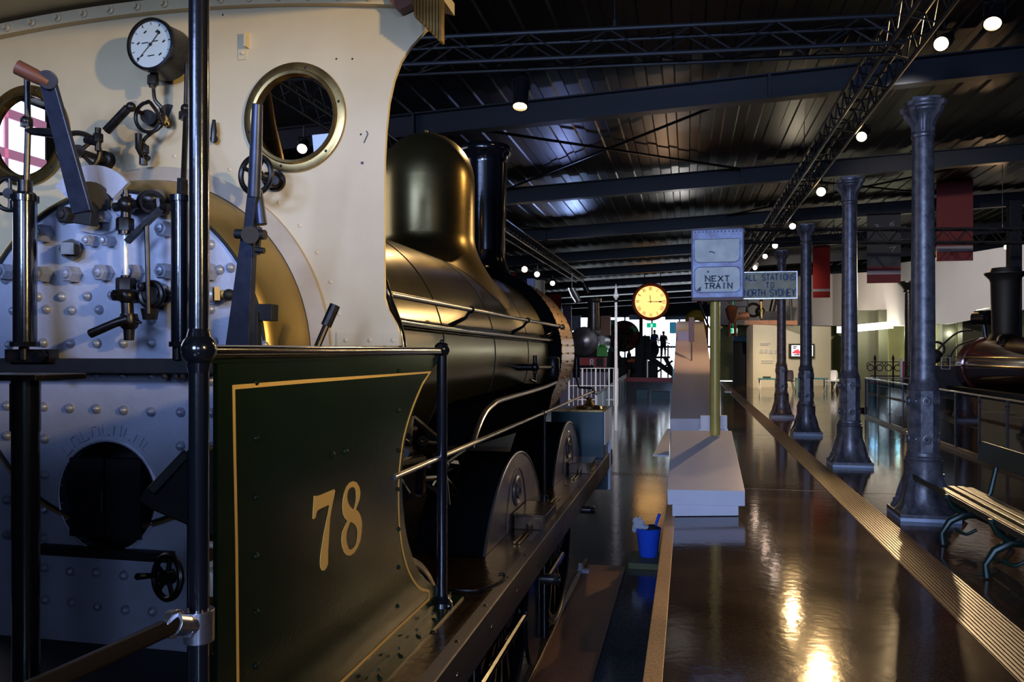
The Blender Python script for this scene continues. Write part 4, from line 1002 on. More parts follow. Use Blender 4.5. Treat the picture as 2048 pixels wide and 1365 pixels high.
spot(1105, 567, 27, (-3.6, 32, 1), 'rightmost of three small round lights beyond the chimney', r=.085, power=150, size=110, lens='lens2', tilt=(.1, -1, -.2))
spot(604, 298, 9.0, (-3.4, 6.0, 1), 'bright spotlight seen through the right round cab window', r=.06, L=.26, power=90, lens='lens2', tilt=(.25, -.9, -.55))
spot(1184, 655, 45, (-4, 40, 0), 'small unlit white flood lamp beyond the engine with red beam', r=.05, power=0) if False else None
for k, (px, py, d) in enumerate(((1150, 592, 20.5), (1172, 578, 30))):
    p = PD(px, py, d); t = thing('spotlight', p, ('white edged unlit lamp tube below the end of the left truss', 'black unlit lamp tube hanging left of the clock')[k], 'spotlight', 'unlit lamps near the clock')
    B('lamp_housing', 'lampbody', t, lambda b: b.cyl(p + V(-.08, 0, .18), p + V(.10, 0, -.16), .085, n=14)); B('lamp_rim', ('white', 'lampbody')[k], t, lambda b: b.tube([p + V(-.17, -.04, .20), p + V(-.08, -.06, -.02), p + V(.02, -.05, -.17)], .018, 8)); B('lamp_hook', 'truss', t, lambda b: b.cyl(p + V(-.08, 0, .18), p + V(-.08, 0, .60), .012, n=6))
# --- iron columns
def column_proto():
    t = thing('iron_column', (0, 0, 0), 'x', 'column', 'row of cast iron columns along the platform')
    def f(b):
        b.plate([[V(x, y, 0) for x, y in ((-.30, -.30), (.30, -.30), (.30, .30), (-.30, .30))]], (0, 0, .035))
    B('base_slab', 'columnbase', t, f, bevel=.004)
    def f(b):
        b.lathe((0, 0, .035), (0, 0, 1), [(0, .300), (.03, .295), (.06, .262), (.12, .225), (.20, .200), (.34, .192), (.48, .190), (.52, .196), (.53, .180), (.55, .182), (.56, .168), (.58, .170), (.60, .160)], 32)
        for k in range(4):
            a = PI / 4 + PI / 2 * k; d = V(math.cos(a), math.sin(a), 0); s = V(-math.sin(a), math.cos(a), 0) * .035
            b.plate([[d * .36 + V(0, 0, .035) - s, d * .36 + V(0, 0, .085) - s, d * .31 + V(0, 0, .14) - s, d * .27 + V(0, 0, .26) - s, d * .20 + V(0, 0, .42) - s, d * .1 + V(0, 0, .3) - s, d * .1 + V(0, 0, .035) - s]], s * 2)
            b.hexnut(d * .33 + V(0, 0, .115), (0, 0, 1), .022, .03)
        b.plate([[V(x, y, .035) for x, y in ((-.30, -.30), (.30, -.30), (.30, .30), (-.30, .30))]], (0, 0, .035))
    B('column_base', 'column', t, f)
    def f(b):
        for z0, z1, r in ((.62, 1.22, .158), (.70, .715, .166), (.80, .815, .166), (1.06, 1.072, .166), (1.17, 1.185, .166)):
            vs = [V(r * math.cos(PI / 8 + PI / 4 * k), r * math.sin(PI / 8 + PI / 4 * k), z0) for k in range(8)]; b.plate([vs], (0, 0, z1 - z0))
        for k in range(8):
            a = PI / 4 * k; d = V(math.cos(a), math.sin(a), 0)
            for z in (.757, 1.12): b.lathe(d * .144 + V(0, 0, z), d, [(0, .050), (.016, .048), (.018, .036), (.006, .032), (.006, .018), (.020, .0001)], 14)
    B('pedestal', 'column', t, f)
    def f(b):
        b.lathe((0, 0, 1.22), (0, 0, 1), [(0, .150), (.01, .158), (.025, .150), (.035, .156), (.05, .146), (.06, .150), (.075, .136), (.10, .130), (.12, .124), (1.2, .118), (2.42, .106), (2.43, .118), (2.45, .122), (2.47, .112)], 32)
    B('shaft', 'column', t, f)
    def f(b):
        b.lathe((0, 0, 3.68), (0, 0, 1), [(0, .108), (.10, .112), (.17, .130), (.21, .160), (.215, .172), (.23, .176), (.235, .165), (.25, .186), (.265, .190), (.275, .180), (.29, .190), (.31, .190)], 32)
        for k in range(24):
            a = 2 * PI * k / 24; d = V(math.cos(a), math.sin(a), 0); b.tube([d * .110 + V(0, 0, 3.70), d * .113 + V(0, 0, 3.78), d * .130 + V(0, 0, 3.85)], .007, 6)
        for k in range(4):
            a = PI / 2 * k + PI / 4; d = V(math.cos(a), math.sin(a), 0); s = V(-math.sin(a), math.cos(a), 0) * .03
            b.plate([[d * .10 + V(0, 0, 3.70) - s, d * .14 + V(0, 0, 3.80) - s, d * .20 + V(0, 0, 3.86) - s, d * .215 + V(0, 0, 3.91) - s, d * .25 + V(0, 0, 3.93) - s, d * .25 + V(0, 0, 3.97) - s, d * .10 + V(0, 0, 3.97) - s]], s * 2)
        b.plate([[V(x * .14, y * .14, 3.985) for x, y in ((-1, -1), (1, -1), (1, 1), (-1, 1))]], (0, 0, .03))
    B('capital', 'column', t, f)
    return t
proto = column_proto()
cl_ = [('nearest and tallest looking of the grey cast iron columns, just behind the green bench'), 'second grey cast iron column, directly beyond the nearest one', 'third grey cast iron column in the row along the platform', 'fourth and last grey cast iron column, seen below the destination board']
for i, (px, py) in enumerate(((1846, 1013), (1699, 920), (1612, 864), (1563, 829))):
    o = proto if i == 0 else copy_tree(proto)
    p = PX(px, py, 2.21); o.location = (2.21, p.y, 0); o.scale = (.88, .88, 1); o['label'] = cl_[i]
for i, (px, d, lb) in enumerate(((1818, 27.6, 'slim dark column with flared capital standing far off, left of the nearest column'),)):
    p = PD(px, 702, d); t = thing('iron_column', (p.x, p.y, 0), lb, 'column', 'far columns')
    B('shaft', 'iron', t, lambda b: b.lathe((p.x, p.y, ZR), (0, 0, 1), [(0, .3), (.2, .22), (1.2, .18), (2, .15), (4.6, .13), (4.62, .18), (4.7, .17), (4.85, .28), (4.95, .36), (5.0, .36)], 20))
p = PD(2028, 702, 20.5); tag(MB().box((p.x - .14, p.y - .14, ZR), (p.x + .14, p.y + .14, zb(p.x) - .02)).build('steel_stanchion', 'beam', bevel=.01), 'dark square steel post behind the chimney at the far right', 'post')

# --- white stepped plinth running away and rising
def f(b):
    # near block: front edge (two pixels ways), rising away
    fl = PD(1335, 980, 7.65); fr = PD(1490, 983, 7.65); bl = PD(1343, 862, 9.9); br = PD(1463, 862, 9.9)
    t = .145
    vs = [fl, fr, br, bl] + [q - V(0, 0, t) for q in (fl, fr, br, bl)]
    b.add(vs, [(0, 1, 2, 3), (7, 6, 5, 4), (0, 4, 5, 1), (1, 5, 6, 2), (2, 6, 7, 3), (3, 7, 4, 0)])
    i = V(.045, 0, 0); k = V(0, .03, 0)
    lo = [fl + i + k, fr - i * 1.3 + k, br - i, bl + i]; up = [q - V(0, 0, t) for q in lo]; dn = [V(q.x, q.y, .006) for q in lo]
    b.add(up + dn, [(0, 1, 2, 3), (7, 6, 5, 4), (0, 4, 5, 1), (1, 5, 6, 2), (2, 6, 7, 3), (3, 7, 4, 0)])
pl = thing('display_plinth', (PD(1410, 1035, 7.7).x, 8.3, 0), 'low white plinth block with a sloping top holding the sign pole', 'plinth', 'white display plinths')
B('plinth_block', 'plinth', pl, f, smooth=0, bevel=.003)
pole_c = PD(1430, 862, 9.62)
ramp_pts = [(1340, 1440, 838, 11.8), (1347, 1424, 745, 16.6), (1354, 1407, 643, 23.7)]
def f(b):
    vs = []
    for xl, xr, y, d in ramp_pts:
        a = PD(xl, y, d); c = PD(xr, y, d); vs += [a, c, V(c.x, c.y, .004), V(a.x, a.y, .004)]
    b.add(vs, [(0, 1, 2, 3), (11, 10, 9, 8)] + [(4 * i + j, 4 * i + (j + 1) % 4, 4 * i + 4 + (j + 1) % 4, 4 * i + 4 + j) for i in range(2) for j in range(4)])
rp = tag(thing('display_ramp', (PD(1390, 800, 14).x, 14, 0), None, None), 'long white ramp rising away behind the sign pole', 'plinth', 'white display plinths')
B('ramp_body', 'plinth', rp, f, smooth=0)
def f(b):
    for y0, y1, xa, xb in ((643, 652, 1354, 1408), (660, 663, 1356, 1410), (676, 679, 1358, 1412)):
        pass
    for k in range(8):
        y = 712; x = 1363 + 5.2 * k; d = 18.9; q = PD(x, y, d); b.box((q.x - .008, q.y - .05, q.z - .01), (q.x + .008, q.y + .25, q.z + .06))
B('ramp_print', 'signbrown', rp, f)
q = PD(1380, 646, 24.2)
t = thing('amber_display_board', (q.x, q.y, 0), 'amber board with dark lines at the top of the white ramp', 'board')
B('board_panel', 'backpage', t, lambda b: b.box((q.x - .42, q.y, .0), (q.x + .38, q.y + .1, q.z)))
B('board_lines', 'signbrown', t, lambda b: [b.box((q.x - .36, q.y - .006, q.z - dz), (q.x + .30, q.y, q.z - dz + .02)) for dz in (.15, .35, .55)])
q = PD(1367, 678, 20.5); tag(MB().box((q.x - .16, q.y - .05, 1.05), (q.x + .14, q.y + .05, q.z + .20)).build('light_blue_box', 'bluepanel', bevel=.01), 'light blue square box on the ramp left of the grey plate', 'box')
q = PD(1383, 660, 17.8); t = thing('small_plate_sign', (q.x, q.y, 1.35), 'narrow violet grey plate on a thin steel stem standing on the white ramp', 'sign')
B('sign_plate', 'greyplate', t, lambda b: b.box((q.x - .06, q.y - .015, q.z - .27), (q.x + .06, q.y + .015, q.z + .28)), bevel=.01)
B('sign_stem', 'rod', t, lambda b: b.cyl((q.x + .0, q.y, q.z - .72), (q.x, q.y, q.z - .25), .016, n=10))
def f(b):
    a = [PD(1306, 910, 9.6), PD(1338, 911, 9.6), PD(1341, 858, 11.0), PD(1334, 858, 11.0)]
    b.plate([a], (0, 0, -.02)); 
tag((lambda b: (f(b), b.build('side_shelf', 'white'))[1])(MB()), 'small white tapered shelf sticking out left of the plinth', 'shelf')
def f(b):
    c = PD(1411, 845, 10.5); b.box((c.x - .065, c.y, c.z - .09), (c.x + .07, c.y + .1, c.z + .085)); c = PD(1448, 845, 10.5); b.box((c.x - .05, c.y, c.z - .09), (c.x + .04, c.y + .1, c.z + .085))
    c = PD(1428, 862, 10.5); b.box((c.x - .19, c.y, c.z - .28), (c.x + .18, c.y + .1, c.z + .02))
tag((lambda b: (f(b), b.build('pole_socket', 'white'))[1])(MB()), 'small white bracket block directly behind the foot of the sign pole', 'bracket')
q = PD(1452, 784, 14.5); tag(MB().box((q.x - .02, q.y, q.z - .02), (q.x + .10, q.y + .3, q.z)).build('wall_shelf', 'white'), 'tiny white ledge right of the sign pole', 'shelf')

# --- sign pole with train indicator
PD9 = 9.62
sp0 = PD(1430, 858, PD9); sgn = thing('train_indicator', sp0, 'pale blue enamel train indicator box reading NEXT TRAIN on a brass pole', 'sign')
B('sign_pole', 'brasspole', sgn, lambda b: (b.cyl(sp0 - V(0, 0, .08), PD(1430, 598, PD9), .060, n=24), b.cyl(PD(1430, 658, PD9), PD(1430, 653, PD9), .066, n=24), b.sphere(PD(1419, 655, PD9 - .05), .014), b.sphere(PD(1443, 655, PD9 - .05), .014)))
yb = PD9
c0 = PD(1384, 596, yb - .12); c1 = PD(1485, 460, yb - .12)
y0 = c0.y
bxs = B('sign_box', 'signblue', sgn, lambda b: b.box((c0.x, y0, c0.z), (c1.x, y0 + .24, c1.z)), bevel=.006)
def f(b):
    for s in (c0.x, c1.x): b.box((s - .008, y0 - .008, c0.z), (s + .008, y0 + .25, c1.z))
    b.box((c0.x, y0 - .008, c1.z - .012), (c1.x, y0 + .01, c1.z + .006))
    for k in range(14): b.cyl((c0.x + .04 + .043 * k, y0 - .004, c1.z - .03), (c0.x + .04 + .043 * k, y0 + .004, c1.z - .03), .010, n=8)
B('box_edging', 'greyplate', sgn, f)
B('box_underside', 'signbrown', sgn, lambda b: (b.box((c0.x, y0 - .005, c0.z - .035), (c1.x, y0 + .24, c0.z - .001)), [b.cyl((c0.x + dx, y0 + .02, c0.z - .08), (c0.x + dx, y0 + .02, c0.z - .03), .008, n=8) for dx in (.12, .19, .45, .43)]))
def rr(xa, za, xb, zc_, r, y, topr=True):
    P = []
    for (cx, cz, a0, rad) in ((xb - r, zc_ - r, 0, r if topr else .004), (xa + r, zc_ - r, 90, r if topr else .004), (xa + r, za + r, 180, r), (xb - r, za + r, 270, r)):
        if rad < r: P.append(V(xb if a0 == 0 else xa, y, zc_)); continue
        for k in range(6):
            a = math.radians(a0 + 90 * k / 5); P.append(V(cx + r * math.cos(a), y, cz + r * math.sin(a)))
    return P
def pxz(x, y): return PY(x, y, y0 - .002)
def f(b):
    a, c = pxz(1390, 525), pxz(1478, 477); b.plate([rr(a.x, a.z, c.x, c.z, .06, y0 - .004, False)], (0, .004, 0))
    a, c = pxz(1391, 584), pxz(1479, 534); b.plate([rr(a.x, a.z, c.x, c.z, .06, y0 - .004)], (0, .004, 0))
B('sign_panel', 'signpanel', sgn, f, smooth=0)
def f(b):
    a, c = pxz(1388, 526), pxz(1480, 477); b.ribbon(rr(a.x, a.z, c.x, c.z, .06, y0 - .006, False), .006, (0, -1, 0), .001, closed=True)
    a, c = pxz(1389, 586), pxz(1481, 533); b.ribbon(rr(a.x, a.z, c.x, c.z, .06, y0 - .006), .006, (0, -1, 0), .001, closed=True)
    a = pxz(1411, 563); h = .060; text(b, 'NEXT', V(a.x, y0 - .0065, a.z), (1, 0, 0), (0, 0, 1), h, .074, .015, (0, -1, 0), True, .85)
    a = pxz(1409, 577.5); text(b, 'TRAIN', V(a.x, y0 - .0065, a.z), (1, 0, 0), (0, 0, 1), h, .067, .015, (0, -1, 0), True, .78)
    b.ribbon([pxz(1391, 584) + V(.02, -.005, .01), pxz(1400, 577) + V(0, -.005, 0), pxz(1400, 584) + V(0, -.005, .006)], .02, (0, -1, 0), .001); b.cyl(pxz(1416, 544) + V(0, -.006, 0), pxz(1416, 544), .012, n=10)
    b.ribbon([pxz(1418, 504) + V(0, -.004, 0), pxz(1424, 504) + V(0, -.004, 0), pxz(1430, 507) + V(0, -.004, 0)], .012, (0, -1, 0), .001)
B('sign_lettering', 'inkdark', sgn, f)
d0 = PD(1487, 597, yb - .05); d1 = PD(1590, 546, yb - .05)
db = B('destination_board', 'signdest', sgn, lambda b: b.box((d0.x, d0.y, d0.z), (d1.x, d0.y + .03, d1.z))); db['label'] = 'aged board reading ALL STATIONS TO NORTH SYDNEY'
B('board_frame', 'rod', db, lambda b: (b.box((d0.x, d0.y - .006, d0.z - .012), (d1.x + .01, d0.y + .036, d0.z)), b.box((d0.x, d0.y - .006, d1.z), (d1.x + .01, d0.y + .036, d1.z + .008)), b.box((d1.x, d0.y - .006, d0.z), (d1.x + .01, d0.y + .036, d1.z))))
def f(b):
    y = d0.y - .003; W = d1.x - d0.x
    text(b, 'ALL STATIONS', V(d0.x + .022, y, d1.z - .095), (1, 0, 0), (0, 0, 1), .070, (W - .02) / 12.05, .015, (0, -1, 0), False, .50)
    text(b, 'TO', V(d0.x + W * .43, y, d0.z + .118), (1, 0, 0), (0, 0, 1), .065, .055, .014, (0, -1, 0), False, .5)
    text(b, 'NORTH SYDNEY', V(d0.x + .01, y, d0.z + .022), (1, 0, 0), (0, 0, 1), .078, (W - .01) / 12.05, .016, (0, -1, 0), False, .48)
B('board_lettering', 'inkblue', db, f)
B('board_arm', 'iron', sgn, lambda b: (b.cyl(PD(1394, 598, yb), PD(1418, 655, yb), .012, n=8), b.bar(PD(1485, 570, yb - .02), PD(1490, 570, yb - .02), .03, .12)))

# --- clock
ck = PD(1301, 604, 40); CR = .957
clock = thing('station_clock', ck, 'round hanging station clock with red brown case and lit amber face', 'clock')
B('clock_case', 'clockcase', clock, lambda b: b.lathe(ck, (ST, -CT, 0), [(-.40, CR * .7), (-.30, CR * .95), (.04, CR), (.10, CR * .97), (.12, CR * .90), (.09, CR * .83), (.02, CR * .81)], 48))
nv = V(ST, -CT, 0); rv_ = V(CT, ST, 0)
B('clock_face', 'clockface', clock, lambda b: b.lathe(ck + nv * .05, nv, [(0, CR * .83), (.002, CR * .83)], 48))
def f(b):
    c = ck + nv * .056; k_ = CR / .335
    nums = ['XII', 'I', 'II', 'III', 'IIII', 'V', 'VI', 'VII', 'VIII', 'IX', 'X', 'XI']
    for i, s_ in enumerate(nums):
        a = math.radians(90 - 30 * i); d = rv_ * math.cos(a) + V(0, 0, 1) * math.sin(a); tt = rv_ * math.sin(a) - V(0, 0, 1) * math.cos(a)
        adv = (.020 if len(s_) > 2 else .026) * k_; w = adv * (len(s_) - 1) + .016 * k_
        text(b, s_, c + d * (CR * .60) - tt * w / 2, tt, d, .062 * k_, adv, .0075 * k_, nv, False, .3)
    b.ribbon([c - rv_ * .05 * k_, c + rv_ * .13 * k_, c + rv_ * .17 * k_, c + rv_ * .21 * k_], [.010 * k_, .012 * k_, .028 * k_, .006 * k_], nv, .003)
    b.ribbon([c - V(0, 0, .02 * k_), c + V(-.01 * k_, 0, .09 * k_), c + V(-.012 * k_, 0, .13 * k_)], [.008 * k_, .012 * k_, .004 * k_], nv, .003)
    b.lathe(c, nv, [(0, .014 * k_), (.006, .012 * k_)], 12)
B('clock_hands_and_numerals', 'signbrown', clock, f)
B('clock_hanger', 'iron', clock, lambda b: [b.cyl(ck + rv_ * dx + V(0, 0, CR * .85), V((ck + rv_ * dx).x, (ck + rv_ * dx).y, rz(ck.x)), .025, n=6) for dx in (-.30, .5)])

# --- bucket and its step
q = PZ(1294, 1140, ZR)
tag(MB().box((q.x - .22, q.y - .02, ZR), (q.x + .25, q.y + .56, ZR + .075)).build('wooden_step', 'olive', bevel=.006), 'small olive green wooden step on the lower floor under the blue bucket', 'step')
bc = V(q.x + .0, q.y + .34, ZR + .077)
bk = thing('cleaning_bucket', bc, 'blue plastic bucket with white cloth and brush beside the platform edge', 'bucket')
B('bucket_shell', 'bucket', bk, lambda b: b.lathe(bc, (0, 0, 1), [(0, .0001), (0, .105), (.01, .112), (.325, .15), (.345, .158), (.35, .15), (.33, .143), (.02, .10), (.015, .0001)], 32))
B('brush_handle', 'bucket', bk, lambda b: b.tube([bc + V(.06, 0, .25), bc + V(.10, 0, .42), bc + V(.135, 0, .52)], [.022, .018, .022], 10))
cb = MB()
for dx, dz, r, sc in ((-.13, .36, .055, (1.2, 1, .9)), (-.09, .40, .05, (1, 1, 1)), (-.15, .43, .045, (1, .8, 1)), (-.04, .355, .05, (1.5, 1, .6)), (-.17, .33, .03, (1, 1, 1.6)), (-.10, .46, .02, (1, 1, 1.4))): cb.sphere(bc + V(dx, -.02, dz), r, 14, sc)
cl2 = cb.build('cleaning_cloth', 'cloth'); tag(cl2, 'crumpled white cloth hanging over the left rim of the blue bucket', 'cloth')
tag(MB().sphere(bc + V(.045, 0, .33), .085, 16, (1.1, 1, .7)).build('dark_sponge', 'darkcloth'), 'dark lump of cloth in the middle of the blue bucket', 'cloth')

# --- bench
bn = thing('platform_bench', (2.2, 6.2, 0), 'green cast iron bench with varnished slat seat at the right edge', 'bench')
yA, yB_ = 5.0, 7.42
for k, (x, z) in enumerate(((2.12, .425), (2.19, .440), (2.26, .440), (2.33, .432))):
    B('seat_slat', 'slat', bn, lambda b: b.bar((x, yA, z), (x, yB_, z), .052, .022), bevel=.004)
B('back_board', 'green_bench', bn, lambda b: b.bar((2.45, yA, .745), (2.45, yB_ + .1, .745), .022, .165, up=(.2, 0, 1)), bevel=.004)
B('seat_front_rail', 'green_bench', bn, lambda b: b.bar((2.095, yA, .405), (2.095, 8.3, .405), .02, .045))
for y in (8.25, 7.15, 6.17, 5.25):
    def f(b):
        b.tube([V(2.05, y, .012), V(2.04, y, .10), V(2.10, y, .20), V(2.20, y, .26), V(2.30, y, .26), V(2.42, y, .20), V(2.52, y, .08), V(2.56, y, .012)], [.028, .022, .028, .032, .032, .028, .022, .028], 10)
        b.tube([V(2.08, y, .40), V(2.12, y, .32), V(2.20, y, .27)], .022, 8); y < 8 and b.tube([V(2.20, y, .26), V(2.34, y, .33), V(2.40, y, .45), V(2.45, y, .68), V(2.47, y, .82)], [.022, .024, .022, .018, .016], 10)
        b.bar((2.06, y, .405), (2.38, y, .415), .035, .03); b.torus((2.24, y, .335), (0, 1, 0), .05, .012, 16, 6)
        b.tube([V(2.14, y, .14), V(2.22, y, .10), V(2.30, y, .14)], .014, 8, smooth=3)
    B('iron_support', 'green_bench', bn, f)
# --- balustrade along the pit edge
XG = 4.2
bl = thing('glass_balustrade', (XG, 15, 0), 'steel railed clear glass balustrade along the pit beyond the columns', 'balustrade')
B('top_rail', 'rod', bl, lambda b: (b.box((XG - .02, 8.6, .93), (XG + .02, 20.6, .955))), bevel=.004)
B('bottom_channel', 'tactile', bl, lambda b: (b.box((XG - .03, 8.6, 0), (XG + .03, 20.6, .06))))
ys = [8.7 + 1.06 * k for k in range(12)]
for k, y in enumerate(ys):
    B('glass_post', 'truss', bl, lambda b: (b.box((XG - .015, y - .02, 0), (XG + .015, y + .02, .93)), b.rivet((XG - .02, y, .85), (-1, 0, 0), .02), b.rivet((XG - .02, y, .25), (-1, 0, 0), .02)))
    if k < 11: B('glass_panel', 'glassblue', bl, lambda b: b.box((XG - .006, y + .05, .08), (XG + .006, y + 1.01, .90)))
bl2 = thing('glass_balustrade', (5, 20.9, 0), 'clear glass balustrade turning away across the far end of the pit', 'balustrade')
B('top_rail', 'rod', bl2, lambda b: b.box((XG, 20.6, .93), (9, 20.64, .955)))
for k in range(5):
    x = XG + .05 + 1.1 * k; B('glass_panel', 'glassblue', bl2, lambda b: b.box((x, 20.61, .05), (x + 1.0, 20.622, .90))); B('glass_post', 'truss', bl2, lambda b: b.box((x - .07, 20.6, 0), (x - .03, 20.64, .93)))
def f(b):
    z0, y = .95, 21.5
    for k in range(16):
        x = 4.6 + .42 * k; b.cyl((x, y, 0), (x, y, z0 + .42), .022, n=6); b.lathe((x, y, z0 + .42), (0, 0, 1), [(0, .03), (.05, .035), (.14, .001)], 8)
        for s in (-1, 1):
            b.torus((x + .105 * s + .0, y, z0 + .22), (0, 1, 0), .075, .013, 16, 5); b.tube([V(x + .10 * s, y, z0 + .30), V(x + .17 * s, y, z0 + .36), V(x + .2 * s, y, z0 + .26)], .011, 6)
    b.box((4.5, y - .015, z0 + .0), (11, y + .015, z0 + .03)); b.box((4.5, y - .015, z0 + .36), (11, y + .015, z0 + .38)); b.box((4.5, y - .015, .1), (11, y + .015, .13))
tag((lambda b: (f(b), b.build('ornamental_railing', 'blackmatt'))[1])(MB()), 'black wrought iron railing with scrolls beyond the glass balustrade', 'railing')
# things standing past the balustrade corner
q = PD(1805, 735, 19.5); t = thing('display_bar', q, 'small white and red post behind the balustrade rail', 'post'); B('bar_white', 'white', t, lambda b: b.box(V(q.x - .05, q.y, 0), q + V(.0, .05, .22))); B('bar_red', 'red', t, lambda b: b.box(V(q.x, q.y, 0), q + V(.04, .05, .12)))
# --- curved white gallery wall (fascia above, lit niches below)
fas = [(1440, 40, 560, 650), (1590, 40.5, 552, 652), (1665, 38.5, 548, 652), (1735, 33.5, 545, 654), (1800, 29.5, 526, 652), (1900, 27, 512, 648), (2010, 25, 494, 628), (2140, 23.5, 470, 600)]
def f(b):
    vs = []
    for x, d, yt, yb2 in fas:
        a = PD(x, yt, d); c = PD(x, yb2, d); k = V(ST, CT, 0) * .0 + V(.10, .35, 0); vs += [a, c, c + k, a + k]
    b.add(vs, [(4 * i + j, 4 * i + 4 + j, 4 * i + 4 + (j + 1) % 4, 4 * i + (j + 1) % 4) for i in range(len(fas) - 1) for j in range(4)])
S('wall_fascia', 'wallwhite', f, smooth=20)
def f(b):
    pts = [PD(x, 702, d + 2.6) for x, d, a, c in fas]
    for i in range(len(pts) - 1):
        p, q = pts[i], pts[i + 1]; b.add([(p.x, p.y, 0), (q.x, q.y, 0), (q.x, q.y, 3.6), (p.x, p.y, 3.6), (p.x + .1, p.y + .2, 0), (q.x + .1, q.y + .2, 0), (q.x + .1, q.y + .2, 3.6), (p.x + .1, p.y + .2, 3.6)], [(0, 1, 2, 3), (5, 4, 7, 6), (3, 2, 6, 7), (0, 4, 5, 1)])
S('wall_recess', 'niche', f, smooth=20)
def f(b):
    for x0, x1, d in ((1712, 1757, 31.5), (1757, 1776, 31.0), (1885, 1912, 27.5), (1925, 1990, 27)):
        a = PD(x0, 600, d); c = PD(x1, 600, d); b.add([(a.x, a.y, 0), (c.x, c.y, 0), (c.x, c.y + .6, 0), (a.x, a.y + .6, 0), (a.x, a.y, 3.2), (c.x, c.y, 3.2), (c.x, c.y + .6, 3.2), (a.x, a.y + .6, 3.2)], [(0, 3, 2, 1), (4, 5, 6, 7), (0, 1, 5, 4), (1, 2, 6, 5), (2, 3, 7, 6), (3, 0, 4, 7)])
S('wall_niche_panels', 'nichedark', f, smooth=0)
def cove(px0, px1, d0_, d1_, y0_, y1_, nm, lb):
    a = PD(px0, y0_, d0_); c = PD(px1, y1_, d1_); b = MB(); b.bar(a, c, .12, .26); tag(b.build(nm, 'striplight'), lb, 'strip light', 'glowing strip lights under the white wall')
cove(1712, 1786, 30.2, 29.6, 657, 650, 'strip_light', 'long glowing white strip light under the white wall between second and nearest columns')
cove(1822, 1832, 27.8, 27.6, 650, 649, 'strip_light', 'short glowing strip light just left of the nearest column')
cove(1676, 1684, 32.5, 32.3, 660, 660, 'strip_light', 'tiny glowing strip light just left of the second column')
for px, d, e, c in ((1750, 30.5, 50, (1, .97, .75)), (1800, 30, 60, (.95, 1, .6)), (1690, 34, 40, (1, .98, .7)), (1900, 27.5, 40, (1, 1, .8))):
    ld = bpy.data.lights.new('cove lamp', 'POINT'); ld.energy = e; ld.color = c; ld.shadow_soft_size = .15
    lo = bpy.data.objects.new('cove_lamp', ld); COL.objects.link(lo); lo.location = PD(px, 668, d)
# --- exhibition box wall with a screen
c00 = PD(1493, 770, 36); c01 = PD(1506, 775, 34.5); c02 = PD(1662, 770, 37.0)
zt = PD(1506, 650, 34.5).z
def f(b):
    b.plate([[V(c01.x, c01.y, 0), V(c02.x, c02.y, 0), V(c02.x + .4, c02.y + 2.5, 0), V(c00.x, c00.y, 0)]], (0, 0, zt))
S('wall_exhibition_box', 'wallwarm', f, smooth=0)
wd_ = (V(c02.x, c02.y, 0) - V(c01.x, c01.y, 0)).normalized(); wn_ = V(wd_.y, -wd_.x, 0)
def WP(px, py, off=0.0):
    o = V(0, 0, CAMZ); r = PD(px, py, 1) - o; p0 = V(c01.x, c01.y, 0) + wn_ * off
    return o + r * ((p0 - o).dot(wn_) / r.dot(wn_))
tvt = thing('wall_television', WP(1605, 717), 'black framed television showing a white picture with red shape on the exhibition wall', 'television')
def wq(x0, y0_, x1, y1_, off): return [WP(x0, y1_, off), WP(x1, y1_, off), WP(x1, y0_, off), WP(x0, y0_, off)]
B('tv_frame', 'black', tvt, lambda b: b.plate([wq(1580, 688, 1629, 717, .08)], wn_ * -.08))
B('tv_screen', 'tv', tvt, lambda b: b.plate([wq(1583, 691, 1626, 713, .085)], wn_ * -.004), smooth=0)
B('tv_picture', 'tvred', tvt, lambda b: (b.plate([[WP(1594 + 8 * math.cos(a) * (1 + .3 * math.sin(3 * a)), 704 + 4.5 * math.sin(a) * (1 + .2 * math.cos(5 * a)), .09) for a in [2 * PI * k / 20 for k in range(20)]]], wn_ * -.004)))
B('tv_print', 'greyplate', tvt, lambda b: [b.ribbon([WP(x0, y, .088), WP(x1, y, .088)], .045, wn_, .002) for x0, x1, y in ((1586, 1594, 694), (1586, 1592, 697), (1588, 1600, 710), (1618, 1624, 695), (1617, 1624, 704))])
def f(b):
    for x0, x1, y, h in ((1519, 1540, 687, .05), (1520, 1536, 690, .05), (1518, 1526, 703, .16), (1528, 1534, 703, .16), (1537, 1545, 704, .16), (1548, 1556, 704, .16), (1522, 1545, 722, .04), (1522, 1545, 726, .04)):
        b.ribbon([WP(x0, y, .0), WP(x1, y, .0)], h, wn_, .02)
tag((lambda b: (f(b), b.build('wall_lettering', 'wallwhite'))[1])(MB()), 'faint raised lettering on the cream exhibition wall', 'lettering')
# machine on top of the box
mz = zt; mc = PD(1545, 645, 35.5)
mt = thing('beam_engine_model', (mc.x, mc.y, mz), 'dark steam machine with orange timber base on top of the exhibition wall', 'machine')
B('timber_base', 'wood', mt, lambda b: (b.box((PD(1490, 0, 35.5).x, mc.y - .4, mz + .02), (PD(1552, 0, 35.5).x, mc.y + .4, mz + .22)), b.box((PD(1560, 0, 35.5).x, mc.y - .4, mz + .02), (PD(1591, 0, 35.5).x, mc.y + .4, mz + .20))))
B('machine_body', 'iron', mt, lambda b: (b.box((mc.x - .5, mc.y - .3, mz + .22), (mc.x + .35, mc.y + .3, mz + .62)), b.torus((mc.x - .82, mc.y, mz + .70), (0, 1, 0), .28, .06, 24, 8), b.cyl((mc.x - .1, mc.y, mz + .3), (mc.x + .2, mc.y, mz + 1.7), .13), b.sphere((mc.x - .55, mc.y - .2, mz + .62), .22, 14), b.bar((mc.x + .1, mc.y, mz + 1.1), (mc.x + .7, mc.y, mz + .35), .1, .1)))
